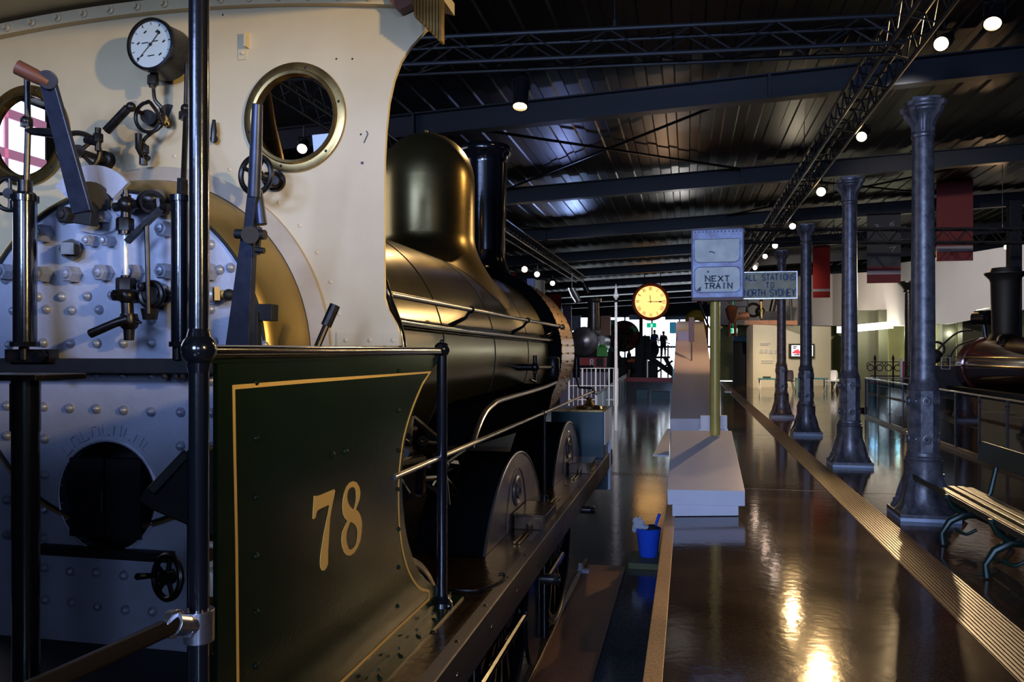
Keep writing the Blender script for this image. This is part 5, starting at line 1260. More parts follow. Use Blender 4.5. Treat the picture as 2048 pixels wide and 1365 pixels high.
B('brass_cylinder', 'brassbright', mt, lambda b: b.lathe((mc.x - .52, mc.y - .35, mz + .3), (0, 0, 1), [(0, .07), (.4, .09), (.42, .06), (.75, .05), (.78, .10), (.85, .001)], 16))
B('orange_drum', 'wood', mt, lambda b: (b.cyl((mc.x - 1.55, mc.y, mz + .42), (mc.x - 1.0, mc.y, mz + .46), .16), b.torus((mc.x - 1.62, mc.y, mz + .42), (1, .3, 0), .20, .04, 16, 6)))
B('grey_strut', 'truss', mt, lambda b: (b.tube([V(PD(1582, 0, 35.5).x, mc.y, mz + .2), V(PD(1580, 0, 35.5).x, mc.y, mz + 1.3), V(PD(1575, 0, 35.5).x, mc.y, mz + 2.2)], .07, 8), b.cyl((mc.x + .4, mc.y, mz + .3), (mc.x + .42, mc.y, mz + 2.0), .05, n=8)))
# tables and chairs
def table(x0, x1, d, ztop, m, mleg, lb, rnd=False):
    a = PD(x0, 702, d); c = PD(x1, 702, d); t = thing('low_table', ((a.x + c.x) / 2, a.y, 0), lb, 'table')
    B('table_top', m, t, lambda b: b.box((a.x, a.y - .3, ztop - .05), (c.x, a.y + .4, ztop)), bevel=.01)
    for x in (a.x + .06, c.x - .06):
        for y in (a.y - .26, a.y + .36): B('leg', mleg, t, lambda b: b.cyl((x, y, 0), (x, y, ztop - .04), .025, n=8))
    return t
table(1517, 1555, 33.0, .46, 'blue', 'white', 'low table with teal top and white legs in front of the cream wall')
table(1591, 1652, 33.5, .46, 'blue', 'blue', 'low dark teal table below the television')
def chair(px, d, lb, m='white', rz=0.0):
    p = PD(px, 702, d); p.z = 0; t = thing('moulded_chair', p, lb, 'chair', 'white moulded chairs by the tables', rz)
    o = MB()
    def bw(name, mm, fn):
        b = MB(); fn(b); ob = b.build(name, mm, None, origin=(0, 0, 0)); ob.parent = t; ob.location = (0, 0, 0); return ob
    bw('seat', m, lambda b: b.add([(-.2, -.2, .40), (.2, -.2, .40), (.2, .2, .42), (-.2, .2, .42), (-.2, -.2, .44), (.2, -.2, .44), (.2, .2, .45), (-.2, .2, .45)], [(0, 3, 2, 1), (4, 5, 6, 7), (0, 1, 5, 4), (1, 2, 6, 5), (2, 3, 7, 6), (3, 0, 4, 7)]))
    bw('backrest', m, lambda b: b.lathe((0, 0, .44), (0, 0, 1), [(0, .19), (.12, .215), (.3, .21), (.40, .17)], 14, a0=.3, a1=PI - .3))
    for sx in (-1, 1):
        for sy in (-1, 1): bw('leg', m, lambda b: b.cyl((sx * .22, sy * .22, 0), (sx * .12, sy * .12, .41), .014, n=6))
chair(1664, 31, 'white moulded chair by the teal table, left of the pair', rz=.4)
chair(1680, 32, 'white moulded chair half hidden by the second column', rz=-.3)
chair(1577, 31, 'grey moulded chair half hidden behind the third column', 'greyplate', rz=1.6)
q = PD(1534, 752, 33.0); tag(MB().box((q.x - .15, q.y, .465), (q.x + .15, q.y + .2, .53)).build('toy_train', 'darkcloth'), 'small dark toy lying on the teal table with white legs', 'toy')
# dark doorway, light switchgear and exit sign left of the box wall
S('wall_passage', 'wallwarm', lambda b: (b.plate([[PD(1440, 560, 43), PD(1596, 548, 43), V(PD(1596, 548, 43).x, PD(1596, 548, 43).y, 0), V(PD(1440, 560, 43).x, PD(1440, 560, 43).y, 0)]], (0, .2, 0))), smooth=0)
q0 = PD(1466, 772, 39); q1 = PD(1494, 672, 39)
S('door_1', 'wallblack', lambda b: (b.box((q0.x, q0.y, 0), (q1.x, q0.y + .2, q1.z))))
S('trim_door_head', 'blue', lambda b: b.box((q0.x, q0.y - .05, q1.z - .28), (q1.x, q0.y, q1.z - .02)))
q = PD(1466, 662, 30)
et = thing('exit_sign', q, 'small lit green and white exit sign right of the sign pole', 'exit sign')
B('sign_body', 'exitwhite', et, lambda b: b.box(q + V(-.16, 0, -.09), q + V(.16, .05, .09))); B('sign_symbol', 'exitgreen', et, lambda b: (b.box(q + V(-.13, -.01, -.07), q + V(-.01, 0, .07)), b.cyl(q + V(0, .02, .09), q + V(0, .02, 2.4), .01, n=6)))
def f(b):
    q = PD(1464, 622, 28)
    b.lathe(q + V(0, 0, -.45), (0, 0, 1), [(0, .06), (.2, .16), (.5, .24), (.62, .16), (.66, .001)], 12)
    b.cyl(q + V(-.1, 0, -.9), q + V(-.08, 0, -.4), .05, n=8); b.cyl(q + V(.12, 0, -.9), q + V(.1, 0, -.4), .05, n=8); b.cyl(q + V(0, 0, .1), q + V(0, 0, 2.9), .012, n=6)
tag((lambda b: (f(b), b.build('hanging_coat', 'signbrown'))[1])(MB()), 'dark brown hanging coat shape right of the sign pole', 'coat')
q = PD(1492, 607, 24); t = thing('steel_bracket', q, 'black steel frame bracket just below the destination board', 'bracket'); B('bracket_frame', 'iron', t, lambda b: (b.bar(q + V(-.5, 0, .1), q + V(.05, 0, .1), .05, .03), b.bar(q + V(-.3, 0, -.1), q + V(.05, 0, -.1), .05, .03), b.bar(q + V(.05, 0, -.1), q + V(.05, 0, .1), .05, .03)))
# --- banners
def banner(x0, x1, yt, yb_, d, m, lb, stripes, hang=True, scrib=False):
    a = PD(x0, yb_, d); c = PD(x1, yt, d); t = thing('hanging_banner', V((a.x + c.x) / 2, a.y, a.z), lb, 'banner', 'fabric banners hung from the roof'); H = c.z - a.z
    t_ = B('banner_cloth', m, t, lambda b: b.box((a.x, a.y, a.z), (c.x, a.y + .015, c.z)))
    for s0, s1, sm in stripes: B('banner_stripe', sm, t, lambda b: b.box((a.x, a.y - .004, a.z + H * s0), (c.x, a.y - .0005, a.z + H * s1)))
    B('banner_cable', 'iron', t, lambda b: (b.cyl(((a.x + c.x) / 2, a.y, c.z), ((a.x + c.x) / 2, a.y, rz(a.x)), .008, n=5), b.cyl((a.x, a.y + .008, c.z), (c.x, a.y + .008, c.z), .02, n=6)))
    if scrib:
        y = a.y - .006; w = c.x - a.x
        B('banner_marks', 'bannerstripe', t, lambda b: (text(b, '3', (a.x + w * .22, y, a.z + H * .80), (1, -0, .05), (0, 0, 1), w * .12, .1, .014, (0, -1, 0), False, 1.0), text(b, '6', (a.x + w * .68, y, a.z + H * .83), (1, 0, .05), (0, 0, 1), w * .12, .1, .014, (0, -1, 0), False, 1.1), b.ribbon([V(a.x + w * .35, y, a.z + H * .76), V(a.x + w * .55, y, a.z + H * .79)], .014, (0, -1, 0)), text(b, '7', (a.x + w * .66, y, a.z + H * .45), (1, 0, .15), (0, 0, 1), w * .13, .1, .014, (0, -1, 0), False, 1.4)))
banner(1873, 1941, 343, 523, 20, 'bannerred', 'large dull red banner with pale stripe right of the nearest column', [(.105, .165, 'bannerstripe')])
banner(1734, 1798, 430, 567, 21, 'bannergrey', 'dark grey banner with red and white lower stripes between two columns', [(0, .125, 'bannerred'), (.125, .18, 'bannerstripe'), (.18, .24, 'bannerred')], scrib=True)
banner(1626, 1659, 490, 596, 29, 'bannerbright', 'narrow bright red banner beside the third column', [(.115, .165, 'bannerstripe')])
banner(1099, 1123, 588, 660, 46, 'bannerbright', 'bright red banner far off beyond the brass smokebox', [])
banner(1008, 1032, 546, 575, 30, 'bannerbright', 'small red banner piece showing right of the chimney base', [])
# --- locomotive beyond the balustrade
R2 = .62
lx = 6.55; lz = CAMZ - .34; ly0 = 10.0; ly1 = 19.7
l2 = thing('tank_locomotive', (lx, 14, ZR), 'maroon and black locomotive with tall chimney and lamp beyond the balustrade at the right edge', 'locomotive')
B('boiler', 'copperred', l2, lambda b: b.lathe((lx, 0, lz), (0, 1, 0), [(ly0, R2), (14.0, R2), (14.02, R2 + .012), (14.08, R2 + .012), (14.1, R2), (ly1 - .4, R2 - .01), (ly1 - .39, R2 + .03), (ly1, R2 + .03), (ly1 + .05, R2 - .1), (ly1 + .12, .0001)], 64))
pc = PD(2003, 600, 17.2); R3 = .245
B('chimney', 'blackmatt', l2, lambda b: b.lathe((lx + .08, 18.9, lz + .45), (0, 0, 1), [(0, .42), (.10, .36), (.22, R3 + .03), (.3, R3), (1.35, R3 + .03), (1.42, R3 + .05), (1.50, R3 + .12), (1.53, R3 + .15), (1.56, R3 + .15), (1.57, R3 + .05), (1.66, R3 + .02), (1.67, .1)], 36))
q = PX(1958, 634, lx - .28)
q = PD(1962, 636, 18.3)
hl = B('headlamp', 'black', l2, lambda b: (b.cyl(q + V(.12, -.18, 0), q + V(-.02, .2, 0), .17, n=24), b.cyl(q + V(.10, 0, -.5), q + V(.05, 0, -.1), .05, n=10), b.cyl(q + V(.12, -.18, .0), q + V(.125, -.2, .0), .15, .11, 20)))
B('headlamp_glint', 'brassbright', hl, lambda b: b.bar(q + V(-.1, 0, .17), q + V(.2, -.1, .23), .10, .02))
B('handrail', 'brassbright', l2, lambda b: (b.cyl((lx - R2 - .10, ly0, lz + .20), (lx - R2 - .10, ly1 - .2, lz + .20), .018, n=10), b.cyl((lx - R2 - .04, ly0, lz + .04), (lx - R2 - .04, ly1 - .5, lz + .02), .022, n=10), b.cyl((lx - R2 + .06, ly0, lz + .33), (lx - .35, ly1 - .6, lz + .33), .014, n=8)))
def f(b):
    b.tube([V(lx - .3, 19.70, lz + .80), V(lx - .55, 19.90, lz + .75), V(lx - .85, 20.00, lz + .45), V(lx - .95, 20.00, lz + .30)], .022, 8, smooth=4)
    b.tube([V(lx - .2, 19.60, lz + .62), V(lx - .6, 19.70, lz + .45), V(lx - .8, 19.70, lz + .1)], .02, 8, smooth=3)
    b.sphere((lx - 1.0, 20.00, lz + .22), .17, 14); b.torus((lx - .95, 20.00, lz + .38), (0, 1, 0), .16, .03, 16, 6)
    b.box((lx - 1.35, 19.80, ZR), (lx + .9, 20.30, lz - .0)); b.box((lx - .8, 12, ZR), (lx - .5, 19.90, lz - .45)); b.tube([V(lx + .1, 18.40, lz + .65), V(lx - .3, 18.00, lz + .62), V(lx - .45, 17.70, lz + .5)], .05, 10, smooth=3)
    b.box((lx - 1.0, ly0, ZR + 1.0), (lx + 1, 20.00, ZR + 1.06))
B('front_pipework', 'blackmatt', l2, f)
q = PD(1891, 727, 18.0); B('number_panel_frame', 'bannerstripe', l2, lambda b: b.ribbon([q + V(-.09, 0, -.13), q + V(.09, 0, -.13), q + V(.09, 0, .13), q + V(-.09, 0, .13)], .022, (0, -1, 0), .01, closed=True))
for y in (12.2, 14.2, 16.2):
    B('wheel', 'blackmatt', l2, lambda b: (b.torus((lx - .78, y, ZR + .62), (1, 0, 0), .55, .06, 36, 8), [b.cyl((lx - .78, y, ZR + .62), (lx - .78, y + .55 * math.cos(a), ZR + .62 + .55 * math.sin(a)), .025, n=6) for a in [2 * PI * k / 12 for k in range(12)]], b.cyl((lx - .7, y, ZR + .62), (lx - .88, y, ZR + .62), .12)))
tag(MB().box((5.0, 10.5, ZR), (8.6, 19.2, ZR + .04)).build('pit_floor_sheet', 'pale'), 'pale pit surface showing through the balustrade glass beside the maroon locomotive', 'floor sheet')
q = PD(1965, 830, 13.0); q.x += .25; tag((lambda b: (b.lathe(V(q.x, q.y, ZR), (0, 0, 1), [(0, .30), (.05, .30), (.1, .26), (.4, .16), (.6, .15), (.7, .26), (.78, .30), (1.6, .22)], 20), b.build('pump_casting', 'blackmatt'))[1])(MB()), 'black bell shaped casting seen through the balustrade glass', 'casting')
q = PD(2046, 850, 10.6); tag(MB().box((q.x - .02, q.y, 0), (q.x + .5, q.y + .4, q.z + .08)).build('dark_cabinet', 'blackmatt', bevel=.01), 'dark cabinet cut by the right edge of the picture above the bench', 'cabinet')

# --- the far end: red engine, green engine, raised platform, people
S('floor_far_stage', 'lower', lambda b: b.box((-16, 44, ZR), (-.3, 62.8, 0)))
S('trim_stage_edge', 'red', lambda b: b.box((-3.75, 43.9, -.10), (-.30, 44.0, .14)))
def d_(px, d): return PD(px, 702, d)
dz = 38
q = PD(1168, 683, dz); l3 = thing('red_buffer_locomotive', (q.x, q.y, ZR), 'silver fronted locomotive with tall dark chimney and red buffer beam marked 8', 'locomotive')
B('smokebox', 'face', l3, lambda b: (b.lathe((q.x, q.y, q.z), (0, -1, 0), [(-6, .70), (0, .70), (.02, .66), (.03, .55), (.12, .35), (.16, .001)], 40)))
B('door_handle', 'blackmatt', l3, lambda b: (b.bar(q + V(0, -.18, .0), q + V(0, -.18, -.42), .035, .03), b.bar(q + V(0, -.18, -.1), q + V(-.22, -.18, -.3), .03, .03)))
B('chimney', 'face', l3, lambda b: b.lathe((q.x + .42, q.y + .3, q.z + .5), (0, 0, 1), [(0, .35), (.2, .30), (1.35, .27), (1.4, .36), (1.55, .40), (1.56, .2)], 28))
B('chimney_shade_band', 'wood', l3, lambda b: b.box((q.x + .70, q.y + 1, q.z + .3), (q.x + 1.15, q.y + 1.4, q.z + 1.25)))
bm0 = PD(1160, 734, dz - .6); bm1 = PD(1213, 716, dz - .6)
B('buffer_beam', 'red', l3, lambda b: b.box((bm0.x, bm0.y, bm0.z), (bm1.x, bm0.y + .15, bm1.z)))
B('beam_number', 'white', l3, lambda b: text(b, '8', PY(1180, 732, bm0.y - .01), (1, 0, 0), (0, 0, 1), .30, .2, .05, (0, -1, 0), False, .5))
B('beam_socket', 'blackmatt', l3, lambda b: b.box(PY(1192, 733, bm0.y - .03), PY(1207, 717, bm0.y - .01)))
B('engine_front', 'darkcloth', l3, lambda b: (b.box((q.x - .9, q.y + .2, ZR), (q.x + .9, q.y + 6, q.z - .5))))
lm = PD(1204, 704, dz - .8)
B('front_lamp', 'lime', l3, lambda b: (b.box(lm + V(-.24, 0, -.22), lm + V(.24, .25, .22)), b.lathe(lm + V(0, .1, .22), (0, 0, 1), [(0, .2), (.1, .12), (.12, .10)], 16)))
B('lamp_top', 'white', l3, lambda b: b.lathe(lm + V(-.02, .1, .32), (0, 0, 1), [(0, .10), (.15, .12), (.3, .18), (.42, .1), (.45, .001)], 14))
# green engine with maroon smokebox
g = PD(1238, 672, 50)
l4 = thing('green_locomotive', (g.x, g.y, 0), 'green locomotive cab with round window and rounded maroon boiler in front of the far glazing', 'locomotive')
gc0 = PD(1194, 760, 50); gc1 = PD(1238, 639, 50)
B('cab_sheet', 'locogreen', l4, lambda b: b.plate([[PD(x, y, 50) for x, y in ((1194, 640), (1232, 640), (1238, 655), (1238, 745), (1222, 745), (1220, 690), (1200, 672), (1194, 660))]], (0, .3, 0)))
B('cab_window', 'bluepanel', l4, lambda b: b.cyl(PD(1212, 655, 49.9), PD(1212, 655, 49.8), .17, n=18))
B('lower_sheet', 'locoteal', l4, lambda b: b.box(PD(1216, 755, 50.2), PD(1240, 690, 50.2) + V(0, .3, 0)))
bo = PD(1245, 668, 49.5)
B('boiler_end', 'copperred', l4, lambda b: b.lathe(bo + V(.1, 0, -.15), (.25, -1, 0), [(-4, .98), (0, .98), (.1, .9), (.14, .0001)], 36))
def f(b):
    for i in range(30):
        c = PD(random.uniform(1235, 1262), random.uniform(655, 735), 48.5); b.tube([c, c + V(random.uniform(-.3, .3), 0, random.uniform(-.5, .5)), c + V(random.uniform(-.4, .4), 0, random.uniform(-.5, .5))], random.choice((.02, .03, .05)), 6)
    a = PD(1225, 752, 48.7); c = PD(1262, 715, 48.7); b.box((a.x, a.y, .0), (c.x, a.y + .6, c.z)); a = PD(1262, 756, 49); c = PD(1294, 713, 49); b.box((a.x, a.y, .0), (c.x, a.y + 1.5, c.z)); a = PD(1270, 714, 50.5); c = PD(1300, 672, 50.5); b.box((a.x, a.y, a.z), (c.x, a.y + .5, c.z))
B('cab_pipework', 'blackmatt', l4, f)
# black viewing stair and footbridge
vt = thing('viewing_platform', (PD(1320, 0, 49).x, PD(1320, 0, 49).y, 0), 'black steel viewing platform with steps where two people stand', 'platform')
def P49(x, y, d=49): return PD(x, y, d)
def f(b):
    a = P49(1292, 715); c = P49(1338, 715); b.bar(a, c, .8, .12)
    for x in (1290, 1306, 1322, 1336): b.cyl(P49(x, 758), P49(x, 670 if x < 1330 else 690), .05, n=6)
    b.bar(P49(1288, 672), P49(1340, 688), .06, .06); b.bar(P49(1292, 690), P49(1336, 700), .05, .05)
    b.bar(P49(1300, 716), P49(1350, 752), .4, .30); b.bar(P49(1300, 755), P49(1345, 722), .1, .12); b.box(P49(1296, 756), P49(1316, 722)); b.bar(P49(1288, 757), P49(1348, 757), .3, .14); b.bar(P49(1330, 716), P49(1346, 745), .3, .22)
B('platform_frame', 'blackmatt', vt, f)
B('stair_rail', 'truss', vt, lambda b: (b.tube([P49(1286, 758, 48.7), P49(1288, 715, 48.7), P49(1293, 680, 48.7), P49(1312, 678, 48.7)], .04, 6), b.bar(P49(1290, 717, 48.6), P49(1334, 717, 48.6), .05, .05)))
B('round_drum', 'blackmatt', vt, lambda b: b.cyl(P49(1298, 700, 49.6), P49(1298, 700, 49.2), .62, n=28))
# people
def person(px, py_feet, d, h, lb, top, bottom, pose, rot=0.0):
    q = PD(px, py_feet, d)
    if d < 45: q.z = 0
    t = thing('person', q, lb, 'person')
    t.rotation_euler = (0, 0, rot)
    s = h / 1.72
    # body: one skinned surface
    J = {'pel': (0, 0, .92), 'ch': (0, .0, 1.20), 'sh': (0, 0, 1.40), 'ne': (0, 0, 1.48), 'he': (0, .01, 1.56), 'ht': (0, .01, 1.68)}
    J.update({'hl': (-.09, 0, .88), 'kl': (-.10, .02 + pose[0], .48), 'al': (-.11, -.02 + pose[0], .09), 'tl': (-.12, .12 + pose[0], .04), 'hr': (.09, 0, .88), 'kr': (.10, .02 - pose[0], .48), 'ar': (.11, -.02 - pose[0], .09), 'tr': (.12, .12 - pose[0], .04),
              'sl': (-.18, 0, 1.38), 'el': (-.23, .02, 1.12), 'wl': (-.18, .22, 1.06) if pose[1] else (-.24, .05, .86), 'gl': (-.15, .30, 1.06) if pose[1] else (-.24, .07, .78), 'sr': (.18, 0, 1.38), 'er': (.23, .02, 1.12), 'wr': (.18, .22, 1.08) if pose[1] else (.24, .05, .86), 'gr': (.15, .30, 1.08) if pose[1] else (.24, .07, .78)})
    R_ = {'pel': (.15, .11), 'ch': (.16, .11), 'sh': (.13, .09), 'ne': (.055, .055), 'he': (.085, .095), 'ht': (.07, .08), 'hl': (.09, .09), 'kl': (.062, .062), 'al': (.042, .045), 'tl': (.04, .035), 'hr': (.09, .09), 'kr': (.062, .062), 'ar': (.042, .045), 'tr': (.04, .035), 'sl': (.06, .06), 'el': (.045, .045), 'wl': (.032, .032), 'gl': (.035, .022), 'sr': (.06, .06), 'er': (.045, .045), 'wr': (.032, .032), 'gr': (.035, .022)}
    E = [('pel', 'ch'), ('ch', 'sh'), ('sh', 'ne'), ('ne', 'he'), ('he', 'ht'), ('pel', 'hl'), ('hl', 'kl'), ('kl', 'al'), ('al', 'tl'), ('pel', 'hr'), ('hr', 'kr'), ('kr', 'ar'), ('ar', 'tr'), ('sh', 'sl'), ('sl', 'el'), ('el', 'wl'), ('wl', 'gl'), ('sh', 'sr'), ('sr', 'er'), ('er', 'wr'), ('wr', 'gr')]
    K = list(J); me = bpy.data.meshes.new('person_body'); me.from_pydata([tuple(c * s for c in J[k]) for k in K], [(K.index(a), K.index(b)) for a, b in E], [])
    o = bpy.data.objects.new('body', me); COL.objects.link(o); o.parent = t; me.materials.append(M['skin'])
    sk = o.modifiers.new('skin', 'SKIN'); o.modifiers.new('sub', 'SUBSURF').levels = 1; o.modifiers['sub'].render_levels = 1
    for i, k in enumerate(K): me.skin_vertices[0].data[i].radius = tuple(x * s for x in R_[k]); me.skin_vertices[0].data[i].use_root = (k == 'pel')
    def cloth(name, keys, edges, grow, m):
        me = bpy.data.meshes.new(name); me.from_pydata([tuple(c * s for c in J[k]) for k in keys], [(keys.index(a), keys.index(b)) for a, b in edges], [])
        o = bpy.data.objects.new(name, me); COL.objects.link(o); o.parent = t; me.materials.append(M[m]); o.modifiers.new('skin', 'SKIN'); sb = o.modifiers.new('sub', 'SUBSURF'); sb.levels = 1; sb.render_levels = 1
        for i, k in enumerate(keys): me.skin_vertices[0].data[i].radius = tuple(x * s * grow for x in R_[k]); me.skin_vertices[0].data[i].use_root = (i == 0)
    cloth('shirt', ['ch', 'pel', 'sh', 'sl', 'el', 'sr', 'er'], [('ch', 'pel'), ('ch', 'sh'), ('sh', 'sl'), ('sl', 'el'), ('sh', 'sr'), ('sr', 'er')], 1.14, top)
    cloth('trousers', ['pel', 'hl', 'kl', 'al', 'hr', 'kr', 'ar'] if len(pose) < 3 else ['pel', 'hl', 'kl', 'hr', 'kr'], [e for e in [('pel', 'hl'), ('hl', 'kl'), ('kl', 'al'), ('pel', 'hr'), ('hr', 'kr'), ('kr', 'ar')] if len(pose) < 3 or e[1] not in ('al', 'ar')], 1.16, bottom)
    def bb(name, m, fn):
        b = MB(); fn(b); ob = b.build(name, m, None, origin=(0, 0, 0)); ob.parent = t; ob.location = (0, 0, 0)
    bb('hair', 'hair', lambda b: b.sphere((0, -.01 * s, 1.64 * s), .098 * s, 14, (1, 1.1, .95)))
    bb('shoes', 'hair', lambda b: (b.sphere((-.115 * s, (.05 + pose[0]) * s, .05 * s), .06 * s, 10, (.8, 2, .8)), b.sphere((.115 * s, (.05 - pose[0]) * s, .05 * s), .06 * s, 10, (.8, 2, .8))))
    return t
person(1309, 713, 48.9, 1.62, 'person in blue shirt and dark trousers standing on the viewing platform', 'shirtblue', 'darkcloth', (.06, False))
person(1327, 715, 48.9, 1.60, 'person in dark clothes standing right of the one in blue', 'darkcloth', 'darkcloth', (.02, True))
person(1258, 750, 44.8, 1.78, 'person in dark top and shorts holding something orange near the red stage edge', 'darkcloth', 'darkcloth', (.05, True, 1), rot=-1.2)
q = PD(1262, 722, 44.5); tag(MB().box(q + V(-.2, -.1, -.09), q + V(.22, .1, .07)).build('orange_bag', 'orangecloth', bevel=.03), 'orange thing held by the person in dark shorts', 'bag')
# posters, exit sign and ceiling stuff against the far glazing
q = PD(1303, 651, 47); t = thing('exit_sign', q, 'green exit sign hanging in front of the bright far glazing', 'exit sign')
B('sign_body', 'exitgreen', t, lambda b: b.box(q + V(-.28, 0, -.14), q + V(.28, .06, .14))); B('sign_symbol', 'exitwhite', t, lambda b: (b.box(q + V(-.05, -.01, -.11), q + V(.06, 0, .08)), b.cyl(q + V(-.1, .03, .14), q + V(-.1, .03, 3.0), .012, n=6)))
q = PD(1346, 656, 42.5); tag(MB().box(q + V(-.18, 0, -.30), q + V(.18, .04, .30)).box(q + V(-.02, .04, -q.z), q + V(.02, .08, .2)).build('blue_poster', 'poster'), 'bright blue poster left of the amber board', 'poster')
def f(b):
    for x0, x1, y0_, y1_ in ((1190, 1206, 634, 642), (1258, 1280, 630, 640), (1330, 1372, 634, 640), (1140, 1162, 632, 662)):
        a = PD(x0, y1_, 52); c = PD(x1, y0_, 52); b.box((a.x, a.y, a.z), (c.x, a.y + .1, c.z))
far = (lambda b: (f(b), b.build('ceiling_panels', 'pale'))[1])(MB()); far['kind'] = 'structure'; far.name = 'trim_far_panels'
q = PD(1282, 660, 52); tag(MB().cyl(V(q.x, q.y, 0), V(q.x, q.y, 4.6), .12, n=10).build('steel_post', 'beam'), 'dark steel post in front of the far glazing under the clock', 'post')
q = PD(1395, 634, 44); t = thing('excavator_arm', q, 'yellow orange curved machine part behind the amber board', 'machine'); B('arm', 'yellow', t, lambda b: b.tube([V(PD(1374, 745, 44.6).x, PD(1374, 745, 44.6).y, ZR), PD(1374, 745, 44.6), PD(1376, 690, 44.4), PD(1378, 648, 44), PD(1384, 634, 44), PD(1396, 631, 44), PD(1406, 640, 44)], [.25, .25, .25, .25, .3, .3, .2], 10, smooth=3)); B('arm_joint', 'orange', t, lambda b: b.tube([PD(1404, 640, 43.8), PD(1408, 655, 43.8), PD(1409, 668, 43.8), PD(1412, 680, 43.8)], [.12, .2, .15, .1], 8, smooth=3))
# blue vertical shapes left of the far engine
def f(b):
    a = PD(1126, 665, 47); c = PD(1143, 612, 47); b.box((a.x, a.y, 0), (c.x, a.y + .2, c.z))
tag((lambda b: (f(b), b.build('blue_cabinet', 'greyplate'))[1])(MB()), 'tall blue grey cabinet against the glazing left of the tall chimney', 'cabinet')
q = PD(1066, 575, 14.5); t = thing('hanging_duct', q, 'pale box shaped duct hanging just beyond the chimney base', 'duct'); B('duct_face', 'bluepanel', t, lambda b: b.box(q + V(-.11, 0, -.12), q + V(.02, .3, .16))); B('duct_drum', 'cream', t, lambda b: b.cyl(q + V(.09, .1, -.17), q + V(.09, .1, .13), .11, n=24))
# frosted blue fence and wire cage
fa = V(PD(1192, 702, 23.3).x, PD(1192, 702, 23.3).y, ZR); fb = V(PD(1253, 702, 43.5).x, PD(1253, 702, 43.5).y, ZR)
fn = thing('glass_fence', (fa + fb) / 2, 'row of frosted blue glass fence panels beyond the teal box', 'fence')
for k in range(9):
    a = fa.lerp(fb, k / 9 + .004); c = fa.lerp(fb, (k + 1) / 9 - .004); B('fence_panel', 'fenceglass', fn, lambda b: b.add([a, c, c + V(0, 0, 1.28), a + V(0, 0, 1.30), a + V(.03, 0, 0), c + V(.03, 0, 0), c + V(.03, 0, 1.28), a + V(.03, 0, 1.3)], [(0, 1, 2, 3), (5, 4, 7, 6), (3, 2, 6, 7), (0, 4, 5, 1), (1, 5, 6, 2), (0, 3, 7, 4)]), smooth=0)
B('fence_rail', 'truss', fn, lambda b: b.cyl(fa + V(0, 0, 1.33), fb + V(0, 0, 1.33), .03, n=8))
def f(b):
    x0, x1, d = 1138, 1236, 27
    for y in (737, 772, 800): b.cyl(PD(x0, y, d), PD(x1, y, d), .016, n=6)
    for k in range(12): b.cyl(PD(x0 + (x1 - x0) * k / 11, 737, d), PD(x0 + (x1 - x0) * k / 11, 812, d), .012 if k % 3 else .03, n=6)
tag((lambda b: (f(b), b.build('wire_barrier', 'white'))[1])(MB()), 'white wire barrier in front of the red buffer beam', 'barrier')
S('wall_left_clutter', 'greyplate', lambda b: b.box(PD(1120, 900, 34), PD(1215, 745, 34) + V(0, .4, 0)))
# white signal post
q = PD(1232, 745, 26); t = thing('signal_post', V(q.x, q.y, ZR), 'slender white signal post with pointed finial left of the clock', 'signal')
B('post', 'white', t, lambda b: (b.cyl(V(q.x, q.y, ZR), PD(1232, 605, 26), .062, .045, 12)))
B('finial', 'white', t, lambda b: b.lathe(PD(1232, 600, 26), (0, 0, 1), [(0, .03), (.05, .05), (.10, .10), (.16, .10), (.22, .05), (.25, .05), (.52, .006)], 14))
B('post_ladder_bracket', 'iron', t, lambda b: [b.cyl(PD(1228, y, 26), PD(1236, y, 26), .03, n=6) for y in (603, 621, 668, 676, 700)])
# glass cabinet with teal things under the stage edge
q0 = PD(1262, 776, 43); q1 = PD(1343, 772, 43); tag(MB().box((q0.x + .3, q0.y, ZR), (q0.x + .9, q0.y + .3, ZR + .5)).box((q0.x + 1.1, q0.y, ZR), (q1.x - .1, q0.y + .3, ZR + .38)).build('teal_display', 'blue'), 'low teal and blue display under the red stage edge', 'display')
# =====================================================================  light
w = bpy.data.worlds.new('world'); SC.world = w; w.use_nodes = True
w.node_tree.nodes['Background'].inputs[0].default_value = (.30, .42, .85, 1); w.node_tree.nodes['Background'].inputs[1].default_value = .09
def lamp(name, kind, loc, aim, energy, color, size=1, size_y=None, spot=None, blend=.5):
    ld = bpy.data.lights.new(name, kind); ld.energy = energy; ld.color = color
    if kind == 'AREA':
        ld.size = size; ld.spread = math.radians(100)
        if size_y: ld.shape = 'RECTANGLE'; ld.size_y = size_y
    else: ld.shadow_soft_size = size
    if spot: ld.spot_size = math.radians(spot); ld.spot_blend = blend
    o = bpy.data.objects.new(name, ld); COL.objects.link(o); o.location = loc
    o.rotation_euler = (Vector(aim) - Vector(loc)).to_track_quat('-Z', 'Y').to_euler(); return o
# daylight through the glazed entrance behind the photographer
lamp('entrance_daylight', 'AREA', (-3.6, -5.0, 4.3), (-2.2, 3.0, 1.5), 80, (.36, .51, 1.0), 3.4, 1.0)
lamp('entrance_daylight', 'AREA', (-.5, -8.0, 3.2), (1.0, 9.0, -.3), 320, (.42, .58, 1.0), 2.4, 2.0)
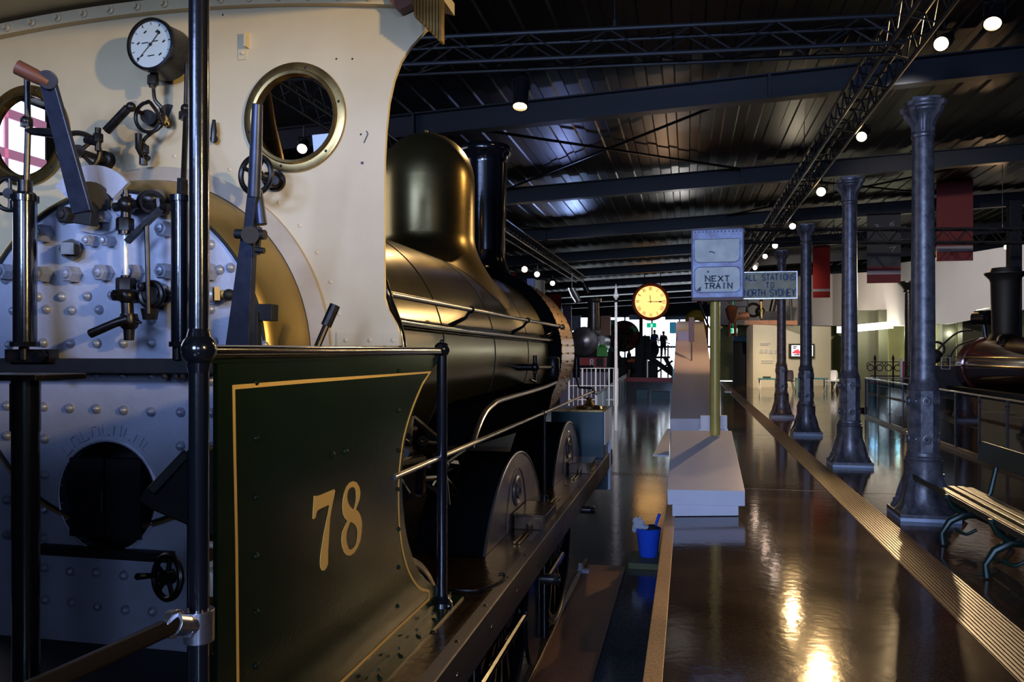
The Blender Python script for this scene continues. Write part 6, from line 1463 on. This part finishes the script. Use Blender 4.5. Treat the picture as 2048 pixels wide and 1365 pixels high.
# unseen fill spots added to brighten cab, walls, ramp and boiler; no fittings
lamp('warm_fill', 'SPOT', (3.8, -.6, 2.9), (-2.1, 3.0, 2.95), 1100, (1, .72, .30), .10, spot=38, blend=1)  # added warm fill for the cream cab front
lamp('hall_fill', 'SPOT', (3.5, 24, 5.0), (9.5, 28, 2.6), 1600, (1, .93, .88), .1, spot=85, blend=1)  # added fill for the white wall, no lamp body
lamp('hall_fill', 'SPOT', (2.2, 30, 5.2), (6.5, 36, 2.2), 2600, (1, .85, .70), .1, spot=80, blend=1)
lamp('hall_fill', 'SPOT', (1.5, 30, 5.0), (3.8, 34.5, 1.2), 3200, (1, .76, .42), .1, spot=40, blend=1)
lamp('hall_fill', 'SPOT', (1.5, 15, 5.0), (-.2, 19.5, 1.6), 650, (1, .52, .26), .1, spot=60, blend=1)
lamp('hall_fill', 'SPOT', (-1.5, 18, 5.0), (-3.5, 28, .4), 2000, (.85, .88, 1), .1, spot=54, blend=1)
lamp('warm_fill', 'SPOT', (2.6, .3, 2.3), (-1.1, 2.2, .7), 70, (1, .68, .30), .06, spot=75, blend=1)  # added low warm fill for the clamp and gold digits
lamp('entrance_daylight', 'AREA', (3.6, -7.0, 3.0), (-1.2, 8.0, .2), 55, (.40, .55, 1.0), 2.0, 1.6)
lamp('hall_fill', 'SPOT', (2.6, 11, 5.1), (7.0, 22, 3.6), 900, (1, .88, .82), .1, spot=45, blend=1)  # added fill for the banners
for px, py, d, e, c in ((1090, 300, 15.5, 110, (.35, .45, 1)), (1120, 415, 21.6, 220, (.35, .5, 1)), (1345, 395, 20.2, 110, (1, .95, .9)), (1315, 315, 15.9, 45, (1, .6, .35)), (1600, 240, 14.6, 30, (1, .85, .6))):
    q = PD(px, py, d); lamp('roof_patch_fill', 'SPOT', q + V(.2, 1.7, -1.0), q, e, c, .08, spot=66, blend=1)  # unseen spots added to imitate skylight reflections on the roof deck
lamp('hall_fill', 'SPOT', (5.2, 16.0, 3.0), (-1.4, 7.0, 1.7), 300, (1, .88, .66), .25, spot=24, blend=1)  # added fill along the boiler side
lamp('hall_fill', 'SPOT', (3.2, 9.0, 4.6), (-1.9, 6.6, 2.9), 120, (1, .60, .24), .12, spot=34, blend=1)
cam = bpy.data.cameras.new('camera'); co = bpy.data.objects.new('camera', cam); COL.objects.link(co)
cam.sensor_width = 36; cam.lens = 36 * F / 2048; cam.shift_y = (YH - 682.5) / 2048; cam.clip_start = .05; cam.clip_end = 300
co.location = (0, 0, CAMZ); co.rotation_euler = (PI / 2, 0, TH); SC.camera = co
vs_ = SC.view_settings; vs_.view_transform = 'Standard'; vs_.look = 'None'; vs_.gamma = 1; vs_.use_curve_mapping = False; vs_.exposure = 0.0
SC.display_settings.display_device = 'sRGB'
try:
    SC.cycles.max_bounces = 8; SC.cycles.sample_clamp_indirect = 4; SC.cycles.caustics_reflective = False; SC.cycles.use_denoising = True
except Exception: pass
